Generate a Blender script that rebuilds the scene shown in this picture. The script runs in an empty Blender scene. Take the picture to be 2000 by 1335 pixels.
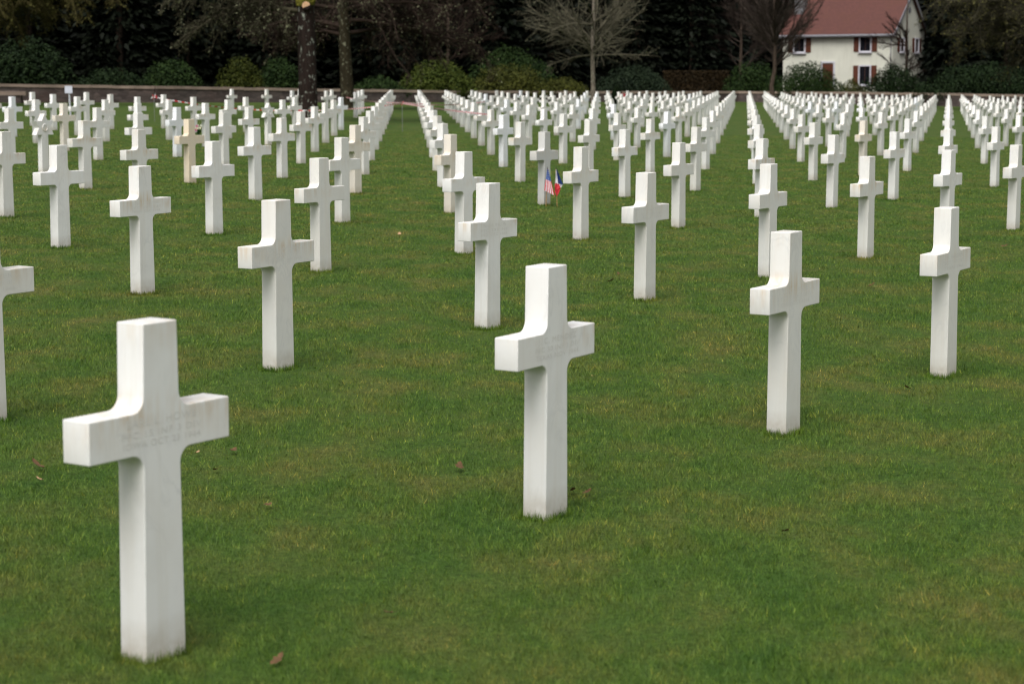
import bpy, bmesh, math, random
import numpy as np
from mathutils import Vector, Matrix
random.seed(7); rng = np.random.default_rng(11)
S = bpy.context.scene
COL = S.collection
PI = math.pi

# ------------------------------------------------------------------ camera constants (fitted to the photograph, 2000 px wide)
F = 3897.2; PITCH = 0.13096; EYE = 1.727
CX, CY = 1000.0, 667.5
OX, OY, AX, AY, BX, BY = -1.10496, 5.97556, 1.24108, 2.00498, -1.55088, 3.98336
THETA = math.atan2(AY, AX)

W = [0.0265, -0.0146, -0.0069, -0.0186, -0.0058, -0.0192, 0.0419, -0.0283, 0.0234, 0.0163, -0.0343, 0.0028, 0.0596, 0.0192, -0.0063, -0.0177, 0.009, 0.0005, 0.0403, -0.0104, 0.0584, -0.0394, -0.0181, -0.0893, 0.1865, 0.0372, -0.0154, -0.0053, 0.0758, -0.0354, 0.1547, 0.1478, 0.0434, -0.0279, -0.0735, -0.1454, 0.0235, 0.0793, 0.1197, 0.0592, -0.0746, -0.1557]
CENT = [(t, l) for l in (1.8, 2.5, 3.1, 3.7, 4.2, 4.7, 5.2) for t in (-.35, -.2, -.07, .07, .2, .35)]

def terr(X, Y):
    X = np.asarray(X, float); Y = np.asarray(Y, float)
    Yc = np.maximum(Y, 4.0)
    t = np.clip(X / Yc, -.38, .38); l = np.log(Yc)
    z = np.zeros(np.broadcast(X, Y).shape)
    for w, (a, b) in zip(W, CENT):
        z = z + w * np.exp(-((t - a) / .17) ** 2 - ((l - b) / .7) ** 2)
    return z - .028
def tz(x, y): return float(terr(x, y))

def ray(px, py):
    dx = (px - CX) / F; dz = -(py - CY) / F
    return Vector((dx, math.cos(PITCH) + math.sin(PITCH) * dz, -math.sin(PITCH) + math.cos(PITCH) * dz))
def at(px, py, Y):
    d = ray(px, py); k = Y / d.y
    return Vector((d.x * k, Y, EYE + d.z * k))
def ground_at(px, py):
    d = ray(px, py); z = 0.0
    for _ in range(30):
        k = (z - EYE) / d.z
        z = .5 * z + .5 * tz(d.x * k, d.y * k)
    k = (z - EYE) / d.z
    return Vector((d.x * k, d.y * k, z))
def proj(x, y, z):
    z -= EYE
    yy = math.cos(PITCH) * y - math.sin(PITCH) * z; zz = math.sin(PITCH) * y + math.cos(PITCH) * z
    return CX + F * x / yy, CY - F * zz / yy

# ------------------------------------------------------------------ helpers
def tag(o, label=None, cat=None, group=None, kind=None):
    if label: o['label'] = label
    if cat: o['category'] = cat
    if group: o['group'] = group
    if kind: o['kind'] = kind
    return o
def empty(name, loc, rz=0.0):
    o = bpy.data.objects.new(name, None); COL.objects.link(o)
    o.location = loc; o.rotation_euler = (0, 0, rz); o.empty_display_size = .2
    return o
def link(name, me, mats=(), parent=None, loc=None, rz=None):
    for m in (mats if isinstance(mats, (list, tuple)) else [mats]):
        me.materials.append(m)
    o = bpy.data.objects.new(name, me); COL.objects.link(o)
    if parent is not None: o.parent = parent
    if loc is not None: o.location = loc
    if rz is not None: o.rotation_euler = (0, 0, rz)
    return o
def np_mesh(name, V, faces, mat_idx=None, attr=None, smooth=False):
    """V (n,3), faces (m,k) with one k"""
    V = np.asarray(V, np.float32); faces = np.asarray(faces, np.int32)
    me = bpy.data.meshes.new(name)
    me.vertices.add(len(V)); me.vertices.foreach_set('co', V.ravel())
    m, k = faces.shape
    me.loops.add(m * k); me.loops.foreach_set('vertex_index', faces.ravel())
    me.polygons.add(m); me.polygons.foreach_set('loop_start', np.arange(0, m * k, k, dtype=np.int32))
    if mat_idx is not None: me.polygons.foreach_set('material_index', np.asarray(mat_idx, np.int32))
    if attr is not None:
        a = me.attributes.new('rnd', 'FLOAT', 'FACE'); a.data.foreach_set('value', np.asarray(attr, np.float32))
    me.update(calc_edges=True)
    if smooth: me.polygons.foreach_set('use_smooth', np.ones(m, bool))
    return me
class MB:
    """collects simple shapes, builds ONE mesh"""
    def __init__(s): s.v = []; s.f = []; s.m = []
    def add(s, vs, fs, mi=0):
        n = len(s.v); s.v += [tuple(v) for v in vs]; s.f += [tuple(i + n for i in f) for f in fs]; s.m += [mi] * len(fs)
    def box(s, c, size, rz=0.0, mi=0, M=None):
        hx, hy, hz = size[0] / 2, size[1] / 2, size[2] / 2
        vs = []
        for x, y, z in ((-1, -1, -1), (1, -1, -1), (1, 1, -1), (-1, 1, -1), (-1, -1, 1), (1, -1, 1), (1, 1, 1), (-1, 1, 1)):
            p = Vector((x * hx, y * hy, z * hz)); p.rotate(Matrix.Rotation(rz, 3, 'Z')); vs.append(p + Vector(c))
        s.add(vs, [(0, 3, 2, 1), (4, 5, 6, 7), (0, 1, 5, 4), (1, 2, 6, 5), (2, 3, 7, 6), (3, 0, 4, 7)], mi)
    def tube(s, pts, rads, n=6, mi=0, cap=True):
        rings = []
        for i, p in enumerate(pts):
            p = Vector(p)
            d = (Vector(pts[min(i + 1, len(pts) - 1)]) - Vector(pts[max(i - 1, 0)])).normalized()
            a = d.orthogonal().normalized() if i == 0 else (rings_a - d * rings_a.dot(d)).normalized()
            rings_a = a; b = d.cross(a)
            rings.append([p + (a * math.cos(2 * PI * k / n) + b * math.sin(2 * PI * k / n)) * rads[i] for k in range(n)])
        vs = [v for r in rings for v in r]; fs = []
        for i in range(len(rings) - 1):
            for k in range(n):
                fs.append((i * n + k, i * n + (k + 1) % n, (i + 1) * n + (k + 1) % n, (i + 1) * n + k))
        if cap:
            fs.append(tuple(range(n))[::-1]); fs.append(tuple((len(rings) - 1) * n + k for k in range(n)))
        s.add(vs, fs, mi)
    def build(s, name, mats, parent=None, loc=None, rz=None, smooth=False):
        me = bpy.data.meshes.new(name); me.from_pydata(s.v, [], s.f); me.update()
        me.polygons.foreach_set('material_index', s.m)
        if smooth: me.polygons.foreach_set('use_smooth', [True] * len(me.polygons))
        return link(name, me, mats, parent, loc, rz)

# ------------------------------------------------------------------ materials
def mat(name):
    m = bpy.data.materials.new(name); m.use_nodes = True
    nt = m.node_tree; b = nt.nodes['Principled BSDF']
    return m, nt, b
def N(nt, t, **kw):
    n = nt.nodes.new(t)
    for k, v in kw.items():
        if k.startswith('i_'):
            key = k[2:]; n.inputs[int(key) if key.isdigit() else key.replace('_', ' ')].default_value = v
        else: setattr(n, k, v)
    return n
def ramp(nt, fac, stops):
    r = nt.nodes.new('ShaderNodeValToRGB')
    while len(r.color_ramp.elements) < len(stops): r.color_ramp.elements.new(.5)
    for e, (p, c) in zip(r.color_ramp.elements, stops):
        e.position = p; e.color = (*c, 1) if len(c) == 3 else c
    nt.links.new(fac, r.inputs[0]); return r.outputs[0]
def mixc(nt, fac, a, b, mode='MIX'):
    n = nt.nodes.new('ShaderNodeMix'); n.data_type = 'RGBA'; n.blend_type = mode
    for sock, v in ((n.inputs[0], fac), (n.inputs[6], a), (n.inputs[7], b)):
        if isinstance(v, (int, float)): sock.default_value = v
        elif isinstance(v, tuple): sock.default_value = (*v, 1) if len(v) == 3 else v
        else: nt.links.new(v, sock)
    return n.outputs[2]
def mth(nt, op, a, b=0.0, c=None, clamp=False):
    n = nt.nodes.new('ShaderNodeMath'); n.operation = op; n.use_clamp = clamp
    for s, v in zip(n.inputs, (a, b, c)):
        if v is None: continue
        if isinstance(v, (int, float)): s.default_value = v
        else: nt.links.new(v, s)
    return n.outputs[0]
def noise(nt, vec, scale, detail=4, rough=.55, dist=0.0):
    n = N(nt, 'ShaderNodeTexNoise'); n.inputs['Scale'].default_value = scale; n.inputs['Detail'].default_value = detail
    n.inputs['Roughness'].default_value = rough; n.inputs['Distortion'].default_value = dist
    nt.links.new(vec, n.inputs['Vector']); return n.outputs[0]
def mapping(nt, vec, scale=(1, 1, 1), loc=(0, 0, 0)):
    n = N(nt, 'ShaderNodeMapping'); n.inputs['Scale'].default_value = scale; n.inputs['Location'].default_value = loc
    nt.links.new(vec, n.inputs['Vector']); return n.outputs[0]
def simple(name, col, rough=.7, var=.25, scale=6.0, spec=.3, bump=0.0):
    m, nt, b = mat(name)
    tc = N(nt, 'ShaderNodeTexCoord').outputs['Object']
    n = noise(nt, tc, scale)
    lo = tuple(c * (1 - var) for c in col); hi = tuple(min(1, c * (1 + var)) for c in col)
    nt.links.new(ramp(nt, n, [(.3, lo), (.7, hi)]), b.inputs['Base Color'])
    b.inputs['Roughness'].default_value = rough; b.inputs['Specular IOR Level'].default_value = spec
    if bump:
        bp = N(nt, 'ShaderNodeBump'); bp.inputs['Strength'].default_value = bump; bp.inputs['Distance'].default_value = .02
        nt.links.new(n, bp.inputs['Height']); nt.links.new(bp.outputs[0], b.inputs['Normal'])
    return m

def marble_mat(dark=1.0):
    m, nt, b = mat('weathered_marble')
    tc = N(nt, 'ShaderNodeTexCoord'); obj = tc.outputs['Object']
    oi = N(nt, 'ShaderNodeObjectInfo')
    off = N(nt, 'ShaderNodeCombineXYZ')
    nt.links.new(mth(nt, 'MULTIPLY', oi.outputs['Random'], 37.0), off.inputs[0])
    nt.links.new(mth(nt, 'MULTIPLY', oi.outputs['Random'], 91.0), off.inputs[2])
    va = N(nt, 'ShaderNodeVectorMath', operation='ADD'); nt.links.new(obj, va.inputs[0]); nt.links.new(off.outputs[0], va.inputs[1])
    P = va.outputs[0]
    tint = oi.outputs['Color']                       # each stone's own marble tone
    # faint grey veins
    wv = noise(nt, mapping(nt, P, (3.0, 3.0, 1.3)), 2.2, 6, .6, 1.6)
    vein = mth(nt, 'SUBTRACT', 1.0, mth(nt, 'MULTIPLY', mth(nt, 'ABSOLUTE', mth(nt, 'SUBTRACT', wv, .5)), 22.0), clamp=True)
    vm = noise(nt, P, 3.5, 3)
    vein = mth(nt, 'MULTIPLY', vein, mth(nt, 'MULTIPLY', mth(nt, 'SUBTRACT', vm, .44, clamp=True), 2.4, clamp=True))
    c1 = mixc(nt, mth(nt, 'MULTIPLY', vein, .5), tint, (.47, .48, .49))
    cl = noise(nt, P, 6.0, 5)
    c1 = mixc(nt, mth(nt, 'MULTIPLY', mth(nt, 'SUBTRACT', cl, .45, clamp=True), .9, clamp=True), c1, (.60, .60, .585))
    # tan rain stains that run down from the arm tops and the head
    sep = N(nt, 'ShaderNodeSeparateXYZ'); nt.links.new(obj, sep.inputs[0]); z = sep.outputs[2]
    st = noise(nt, mapping(nt, P, (16, 16, 1.6)), 1.6, 4, .6)
    bl = noise(nt, P, 5.0, 3)
    armz = mth(nt, 'SUBTRACT', 1.0, mth(nt, 'MULTIPLY', mth(nt, 'ABSOLUTE', mth(nt, 'SUBTRACT', z, .725)), 11.0), clamp=True)
    headz = mth(nt, 'MULTIPLY', mth(nt, 'SUBTRACT', z, .90, clamp=True), 7.0, clamp=True)
    mask = mth(nt, 'MAXIMUM', armz, mth(nt, 'MULTIPLY', headz, .8))
    s = mth(nt, 'MULTIPLY', mth(nt, 'SUBTRACT', st, .40, clamp=True), 4.0, clamp=True)
    s = mth(nt, 'MULTIPLY', s, mth(nt, 'MULTIPLY', mth(nt, 'SUBTRACT', bl, .38, clamp=True), 5.0, clamp=True))
    s = mth(nt, 'MULTIPLY', s, mask)
    s = mth(nt, 'MULTIPLY', s, oi.outputs['Alpha'])  # how stained this stone is
    c2 = mixc(nt, s, c1, (.60, .47, .32))
    # weak streaks everywhere, soil tint at the foot
    s2 = mth(nt, 'MULTIPLY', mth(nt, 'SUBTRACT', noise(nt, mapping(nt, P, (22, 22, .8)), 1.0, 3), .52, clamp=True), 1.1, clamp=True)
    c3 = mixc(nt, s2, c2, (.60, .55, .46))
    soil = mth(nt, 'MULTIPLY', mth(nt, 'SUBTRACT', .11, z, clamp=True), 9.0, clamp=True)
    soil = mth(nt, 'MULTIPLY', soil, mth(nt, 'MULTIPLY', noise(nt, P, 20.0, 3), .8))
    crm = mth(nt, 'MULTIPLY', mth(nt, 'SUBTRACT', noise(nt, mapping(nt, P, (1, 1, .5)), 4.2, 4, .55), .46, clamp=True), 2.2, clamp=True)
    c3 = mixc(nt, mth(nt, 'MULTIPLY', crm, .6), c3, (.70, .655, .58))
    c4 = mixc(nt, soil, c3, (.34, .27, .17))
    nt.links.new(c4, b.inputs['Base Color'])
    b.inputs['Roughness'].default_value = .55; b.inputs['Specular IOR Level'].default_value = .3
    b.inputs['Subsurface Weight'].default_value = 0.0
    bp = N(nt, 'ShaderNodeBump'); bp.inputs['Strength'].default_value = .05; bp.inputs['Distance'].default_value = .003
    nt.links.new(noise(nt, P, 60.0, 4), bp.inputs['Height']); nt.links.new(bp.outputs[0], b.inputs['Normal'])
    return m
M_MARBLE = marble_mat()

def grass_mats():
    out = []
    for which in ('blade', 'ground'):
        m, nt, b = mat('lawn_' + which)
        g = N(nt, 'ShaderNodeNewGeometry').outputs['Position']
        a = noise(nt, mapping(nt, g, (1, .62, 0)), 1.75, 6, .66)
        c = noise(nt, mapping(nt, g, (1, .7, 0), (31, 7, 0)), .28, 3)
        d = noise(nt, mapping(nt, g, (1, .8, 0), (3, 71, 0)), 5.5, 3, .6)
        if which == 'blade':
            base = ramp(nt, a, [(.34, (.060, .136, .013)), (.47, (.095, .166, .017)), (.59, (.146, .172, .027)), (.73, (.24, .205, .055))])
            at_ = N(nt, 'ShaderNodeAttribute', attribute_name='rnd').outputs['Fac']
            base = mixc(nt, mth(nt, 'MULTIPLY', mth(nt, 'SUBTRACT', d, .4, clamp=True), 1.6, clamp=True), base, (.060, .126, .015))
            base = mixc(nt, mth(nt, 'MULTIPLY', mth(nt, 'SUBTRACT', c, .5, clamp=True), 1.6, clamp=True), base, (.070, .138, .016))
            dd = noise(nt, mapping(nt, g, (1, .75, 0), (13, 5, 0)), 13.0, 3, .6)
            base = mixc(nt, 1.0, base, ramp(nt, dd, [(.32, (.48, .60, .48)), (.68, (1.55, 1.38, 1.5))]), 'MULTIPLY')
            v = ramp(nt, at_, [(0, (.34, .40, .36)), (.5, (1.03, 1.03, 1.03)), (.92, (1.25, 1.2, 1.2)), (.975, (2.0, 1.5, 1.6)), (1, (3.4, 2.2, 2.6))])
            base = mixc(nt, 1.0, base, v, 'MULTIPLY')
            b.inputs['Roughness'].default_value = .55; b.inputs['Specular IOR Level'].default_value = .25
        else:
            base = ramp(nt, a, [(.30, (.036, .078, .014)), (.47, (.054, .092, .018)), (.62, (.080, .098, .024)), (.78, (.115, .106, .036))])
            base = mixc(nt, mth(nt, 'MULTIPLY', mth(nt, 'SUBTRACT', c, .5, clamp=True), 1.6, clamp=True), base, (.038, .078, .012))
            f = noise(nt, g, 38.0, 4, .7)
            base = mixc(nt, 1.0, base, ramp(nt, f, [(.3, (.55, .55, .55)), (.7, (1.4, 1.4, 1.4))]), 'MULTIPLY')
            b.inputs['Roughness'].default_value = .9; b.inputs['Specular IOR Level'].default_value = .1
            bp = N(nt, 'ShaderNodeBump'); bp.inputs['Strength'].default_value = .6; bp.inputs['Distance'].default_value = .02
            nt.links.new(f, bp.inputs['Height']); nt.links.new(bp.outputs[0], b.inputs['Normal'])
        nt.links.new(base, b.inputs['Base Color'])
        out.append(m)
    return out
M_BLADE, M_GROUND = grass_mats()

def foliage_mat(name, dark, light, scale=1.2, spec=.08):
    m, nt, b = mat(name)
    g = N(nt, 'ShaderNodeNewGeometry').outputs['Position']
    n = noise(nt, g, scale, 4)
    at_ = N(nt, 'ShaderNodeAttribute', attribute_name='rnd').outputs['Fac']
    f = mth(nt, 'ADD', mth(nt, 'MULTIPLY', n, .65), mth(nt, 'MULTIPLY', at_, .4))
    nt.links.new(ramp(nt, f, [(.3, dark), (.75, light)]), b.inputs['Base Color'])
    b.inputs['Roughness'].default_value = .6; b.inputs['Specular IOR Level'].default_value = spec
    return m
def bark_mat(name, base, lichen, amount, scale=7.0):
    m, nt, b = mat(name)
    o = N(nt, 'ShaderNodeTexCoord').outputs['Object']
    r = noise(nt, mapping(nt, o, (6, 6, 1.2)), 3.0, 5)
    c = ramp(nt, r, [(.3, tuple(x * .5 for x in base)), (.7, tuple(x * 1.4 for x in base))])
    l = noise(nt, mapping(nt, o, (1.3, 1.3, .8)), scale, 4, .65)
    lm = mth(nt, 'MULTIPLY', mth(nt, 'SUBTRACT', l, 1 - amount, clamp=True), 14.0, clamp=True)
    nt.links.new(mixc(nt, lm, c, lichen), b.inputs['Base Color'])
    b.inputs['Roughness'].default_value = .9; b.inputs['Specular IOR Level'].default_value = .1
    bp = N(nt, 'ShaderNodeBump'); bp.inputs['Strength'].default_value = .8; bp.inputs['Distance'].default_value = .03
    nt.links.new(r, bp.inputs['Height']); nt.links.new(bp.outputs[0], b.inputs['Normal'])
    return m

M_CUT_SHADE = simple('letter_cut_shade', (.70, .685, .65), .8, .06, 40)  # flat letters; shade inside carved strokes is put into this darker colour
INSC = {
 (1,1): ['GIL TAYLOR', 'PFC 321 INF 75 DIV', 'MISSOURI JAN 1945'],
 (1,0): ['HOLLISTER', 'PFC 291 INF 75 DIV', 'OHIO  JAN 1945'],
 (2,1): ['LOUIS E. PASCHALL', 'PFC 397 INF', 'TENN  DEC 1944'],
 (0,0): ['EARL L. HOWE', 'PFC 15 INF 3 DIV', 'IOWA OCT 23 1944'],
 (0,1): ['J. C. MENDEZ', 'PFC 30 INF 3 DIV', 'TEXAS NOV 1944'],
 (0,2): ['R. O. RICE', 'PVT 7 INF 3 DIV', 'OHIO OCT 1944'],
 (0,3): ['W. HARDEN', 'SGT 143 INF', 'TEXAS 1944'],
 (1,2): ['ENNIS R. WALLEN', 'PFC 399 INF', 'IND  DEC 1944'],
 (1,3): ['C. HARVEY', 'PFC 180 INF', 'OKLA 1944'],
}
txt_cache = {}
def inscription(lines):
    vs, fs = [], []
    sizes = (.027, .0225, .0225); zs = (.692, .660, .630)
    for t, sz, z0, wd_ in zip(lines, sizes, zs, (.30, .345, .335)):
        cu = bpy.data.curves.new('t', 'FONT'); cu.body = t; cu.size = sz * 1.25; cu.align_x = 'CENTER'; cu.align_y = 'BOTTOM'
        cu.space_character = 1.12; cu.resolution_u = 3; cu.extrude = .0; cu.offset = .0
        ob = bpy.data.objects.new('t', cu); COL.objects.link(ob)
        dg = bpy.context.evaluated_depsgraph_get(); me = bpy.data.meshes.new_from_object(ob.evaluated_get(dg))
        n = len(vs); xs_ = [v.co.x for v in me.vertices]; fx = wd_ / max(.01, max(xs_) - min(xs_))
        vs += [(v.co.x * fx, -.0547, z0 + v.co.y) for v in me.vertices]
        fs += [tuple(i + n for i in p.vertices) for p in me.polygons]
        bpy.data.objects.remove(ob); bpy.data.curves.remove(cu); bpy.data.meshes.remove(me)
    me = bpy.data.meshes.new('inscription'); me.from_pydata(vs, [], fs); me.update()
    me.materials.append(M_CUT_SHADE); return me

INSC_ME = {k_: inscription(v_) for k_, v_ in INSC.items()}

# ------------------------------------------------------------------ ground
ys = np.concatenate([np.linspace(-40, 2, 8), np.geomspace(3, 700, 150)])
nx = 121
V = []
for y in ys:
    half = max(30.0, abs(y) * 1.6)
    u = np.linspace(-1, 1, nx); x = np.sign(u) * np.abs(u) ** 1.5 * half
    V.append(np.stack([x, np.full(nx, y), terr(x, np.full(nx, y))], 1))
V = np.concatenate(V)
q = []
for i in range(len(ys) - 1):
    a = np.arange(nx - 1) + i * nx
    q.append(np.stack([a, a + 1, a + 1 + nx, a + nx], 1))
g = link('lawn', np_mesh('lawn', V, np.concatenate(q), smooth=True), M_GROUND); g['kind'] = 'structure'

# boundary wall polyline (px, Y)
WALL = [(-420, 106), (0, 112), (300, 116), (600, 124), (850, 132), (1150, 145), (1440, 158), (1650, 152), (1830, 147), (2000, 143), (2380, 136)]
WTOP = [161, 163.5, 168, 172.8, 176.5, 178.5, 178.5, 179.5, 182, 185, 192]
wallp = []
for (px, Y), ty in zip(WALL, WTOP):
    p = at(px, ty, Y); wallp.append((p.x, Y, tz(p.x, Y), p.z))
def wall_y(px):
    xs = [w[0] for w in WALL]; return float(np.interp(px, xs, [w[1] for w in WALL]))

mf = simple('leaf_litter', (.028, .022, .013), .95, .5, 1.2)
V = []; F_ = []
for (x, y, z, _) in wallp:
    V += [(x * 1.0, y + .5, z + .02)]
wx0, wx1 = wallp[0][0], wallp[-1][0]
V = [( -260, 108, tz(-260, 108) + .05)] + V + [(260, 130, tz(260, 130) + .05)]
n0 = len(V)
V2 = [(x * 1.9, 420.0, tz(x * 1.9, 420) + .06) for (x, y, z) in V]
Vm = [(x * 1.3, 230.0, tz(x * 1.3, 230) + .06) for (x, y, z) in V]
V = [(x, y, z + .05) for x, y, z in V] + Vm + V2
fs = [(i, i + 1, n0 + i + 1, n0 + i) for i in range(n0 - 1)] + [(n0 + i, n0 + i + 1, 2 * n0 + i + 1, 2 * n0 + i) for i in range(n0 - 1)]
me = bpy.data.meshes.new('forest_floor'); me.from_pydata(V, [], fs); me.update()
o = link('forest_floor', me, mf); o['kind'] = 'structure'

# ------------------------------------------------------------------ grass blades: one object of uncountable blades
def blades(pos, h, w, lean):
    n = len(pos)
    az = rng.uniform(0, 2 * PI, n); ca, sa = np.cos(az), np.sin(az)
    side = np.stack([ca, sa, np.zeros(n)], 1) * w[:, None] * .5
    la = rng.uniform(0, 2 * PI, n); ll = lean * h
    tip = pos + np.stack([np.cos(la) * ll, np.sin(la) * ll, h], 1)
    Vv = np.empty((n, 3, 3), np.float32); Vv[:, 0] = pos - side; Vv[:, 1] = pos + side; Vv[:, 2] = tip
    return Vv.reshape(-1, 3)
K = 800000.0
def hnoise(x, y):
    return (np.sin(x * 2.1 + 1.3 * np.sin(y * 1.7)) + np.sin(y * 2.6 + 1.1 * np.sin(x * 2.9 + 1)) + .7 * np.sin(5.3 * x + 2 * np.sin(4.1 * y)) ) / 2.7
lnr = math.log(64 / 4.3); tan_half = 1150 / F
cnt = int(K * 2 * tan_half * lnr)
Y = np.exp(rng.uniform(math.log(4.3), math.log(64), cnt)); X = rng.uniform(-1, 1, cnt) * (tan_half * Y + .25)
hn = hnoise(X, Y)
hn2 = hnoise(X * 4.3 + 9, Y * 3.1 + 4)
h = (.013 + .012 * rng.random(cnt)) * (1 + .25 * hn + .35 * hn2) * (1 + .5 * (rng.random(cnt) > .96))
wd = np.clip(.0018 * Y / 6, .0015, .012) * rng.uniform(.7, 1.3, cnt)
pos = np.stack([X, Y, terr(X, Y) - .003], 1)
V1 = blades(pos, h, wd, rng.uniform(.15, 1.1, cnt))
R1 = rng.random(cnt)
GR_V = [V1]; GR_R = [R1]

# ------------------------------------------------------------------ grave markers
def cross_profile(lo=False):
    """outline in the XZ plane, counter-clockwise; arms along X"""
    def wdt(z): return (.180 - .033 * z) / 2
    at_, ab = .739, .610; al = .304; R = .046
    seg = 2 if lo else 7
    pts = [(-wdt(0) - .0, -.16), (wdt(0), -.16)]
    # right lower inner corner: shaft x = wdt(ab), arm bottom z = ab
    def fil(cx, cz, a0, a1):
        return [(cx + R * math.cos(a0 + (a1 - a0) * i / seg), cz + R * math.sin(a0 + (a1 - a0) * i / seg)) for i in range(seg + 1)]
    x1 = wdt(ab)
    pts += fil(x1 + R, ab - R, PI, PI / 2)
    pts += [(al, ab), (al, at_)]
    x2 = wdt(at_)
    pts += fil(x2 + R, at_ + R, -PI / 2, -PI)
    pts += [(wdt(1), 1.0), (-wdt(1), 1.0)]
    pts += fil(-x2 - R, at_ + R, 0, -PI / 2)
    pts += [(-al, at_), (-al, ab)]
    pts += fil(-x1 - R, ab - R, PI / 2, 0)
    return pts
def extrude_profile(pts, depth, name, bev=.004, segs=2):
    bm = bmesh.new()
    f = bm.faces.new([bm.verts.new((x, -depth / 2, z)) for x, z in pts])
    if f.normal.y > 0: pass
    bm.normal_update()
    if f.normal.y > 0: f.normal_flip()
    r = bmesh.ops.extrude_face_region(bm, geom=[f])
    vs = [e for e in r['geom'] if isinstance(e, bmesh.types.BMVert)]
    bmesh.ops.translate(bm, vec=(0, depth, 0), verts=vs)
    bmesh.ops.recalc_face_normals(bm, faces=bm.faces)
    if bev:
        es = [e for e in bm.edges if len(e.link_faces) == 2 and e.calc_face_angle(0) > math.radians(50)]
        bmesh.ops.bevel(bm, geom=es, offset=bev, segments=segs, profile=.5, affect='EDGES', clamp_overlap=True)
    for f in bm.faces:
        f.smooth = abs(f.normal.y) < .999
    me = bpy.data.meshes.new(name); bm.to_mesh(me); bm.free()
    return me
ME_CROSS = extrude_profile(cross_profile(), .108, 'marble_cross', .0045, 3)
ME_CROSS.materials.append(M_MARBLE)
ME_CROSS_LO = extrude_profile(cross_profile(True), .108, 'marble_cross_far', .004, 1)
ME_CROSS_LO.materials.append(M_MARBLE)
def star_mesh():
    bm = bmesh.new()
    def prism(pts, y0, y1):
        a = [bm.verts.new((x, y0, z)) for x, z in pts]; b = [bm.verts.new((x, y1, z)) for x, z in pts]
        fa = bm.faces.new(a); fb = bm.faces.new(b[::-1]); n = len(pts)
        for i in range(n): bm.faces.new((a[i], b[i], b[(i + 1) % n], a[(i + 1) % n]))
    star = []
    for k in range(12):
        a = PI / 2 + k * PI / 6; r = .235 if k % 2 == 0 else .1357
        star.append((r * math.cos(a), .765 + r * math.sin(a)))
    prism(star, -.052, .052)
    prism([(-.081, -.16), (.081, -.16), (.074, .66), (-.074, .66)], -.048, .048)
    bmesh.ops.recalc_face_normals(bm, faces=bm.faces)
    me = bpy.data.meshes.new('marble_star'); bm.to_mesh(me); bm.free(); me.materials.append(M_MARBLE); return me
ME_STAR = star_mesh()
def medallion_mesh():
    b = MB(); n = 20
    for r0, r1, y0, y1 in ((.066, .056, -.052, -.062), (.056, .050, -.062, -.054), (.050, .0, -.054, -.054)):
        vs = [(r0 * math.cos(2 * PI * k / n), y0, .765 + r0 * math.sin(2 * PI * k / n)) for k in range(n)] + \
             [(r1 * math.cos(2 * PI * k / n), y1, .765 + r1 * math.sin(2 * PI * k / n)) for k in range(n)]
        b.add(vs, [(k, (k + 1) % n, n + (k + 1) % n, n + k) for k in range(n)])
    me = bpy.data.meshes.new('medallion'); me.from_pydata(b.v, [], b.f); me.update(); me.materials.append(M_MARBLE); return me
ME_MED = medallion_mesh()

absent = {(11,7),(11,8),(11,9),(11,10),(12,6),(12,7),(12,8),(12,9),(12,10),(12,11),(13,4),(13,5),(13,6),(13,7),(13,8),(13,9),(13,10),(13,11),(14,4),(14,5),(14,6),(14,7),(14,8),(14,9),(14,10),(15,4),(15,5),(15,6),(15,7),(15,8),(15,9)}
WHITE = {(7,4),(10,3),(10,9),(5,7),(12,15),(9,12),(15,20),(9,14),(7,12),(5,10),(13,20),(12,19),(15,28),(12,23),(14,27),(7,18),(7,19),(11,28),(7,20),(10,37),(11,34),(9,28)}
TAN = {(5,3),(4,4),(3,10),(3,4),(8,3)}
STAR = {(6,2),(8,6)}
CELLS = []
for r in range(0, 16):
    for c in range(-5, 60):
        if (r, c) in absent: continue
        X0, Y0 = OX + AX * c + BX * r, OY + AY * c + BY * r
        if Y0 < 4.5: continue
        lim = 133 if r >= 15 else (131 if r == 14 else (128 if r == 13 else 127.5))
        if Y0 > lim: continue
        px, py = proj(X0, Y0, tz(X0, Y0) + 1.028)
        m = .30 * F / Y0
        if px < -m * .8 or px > 2000 + m * .45: continue
        CELLS.append([r, c, X0, Y0, px, py])
def nearest_cell(px, py):
    return min(CELLS, key=lambda q: abs(q[4] - px) + abs(q[5] - py))
for p in ((1891, 200), (1712, 183.5)):
    q = nearest_cell(*p); STAR.add((q[0], q[1]))
CELLS.sort(key=lambda q: q[3])
rows = {}
for q in CELLS: rows.setdefault(q[0], []).append(q)
for r in rows: rows[r].sort(key=lambda q: q[4])
ORD = ['first','second','third','fourth','fifth','sixth','seventh','eighth','ninth','tenth','eleventh','twelfth','thirteenth','fourteenth','fifteenth','sixteenth','seventeenth','eighteenth','nineteenth','twentieth']
def ordn(i):
    if i < 20: return ORD[i]
    tens = {2: 'twenty', 3: 'thirty', 4: 'forty'}[(i + 1) // 10]
    k = (i + 1) % 10
    return tens + '-' + ORD[k - 1] if k else {2: 'twentieth', 3: 'thirtieth', 4: 'fortieth'}[(i + 1) // 10]
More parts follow.
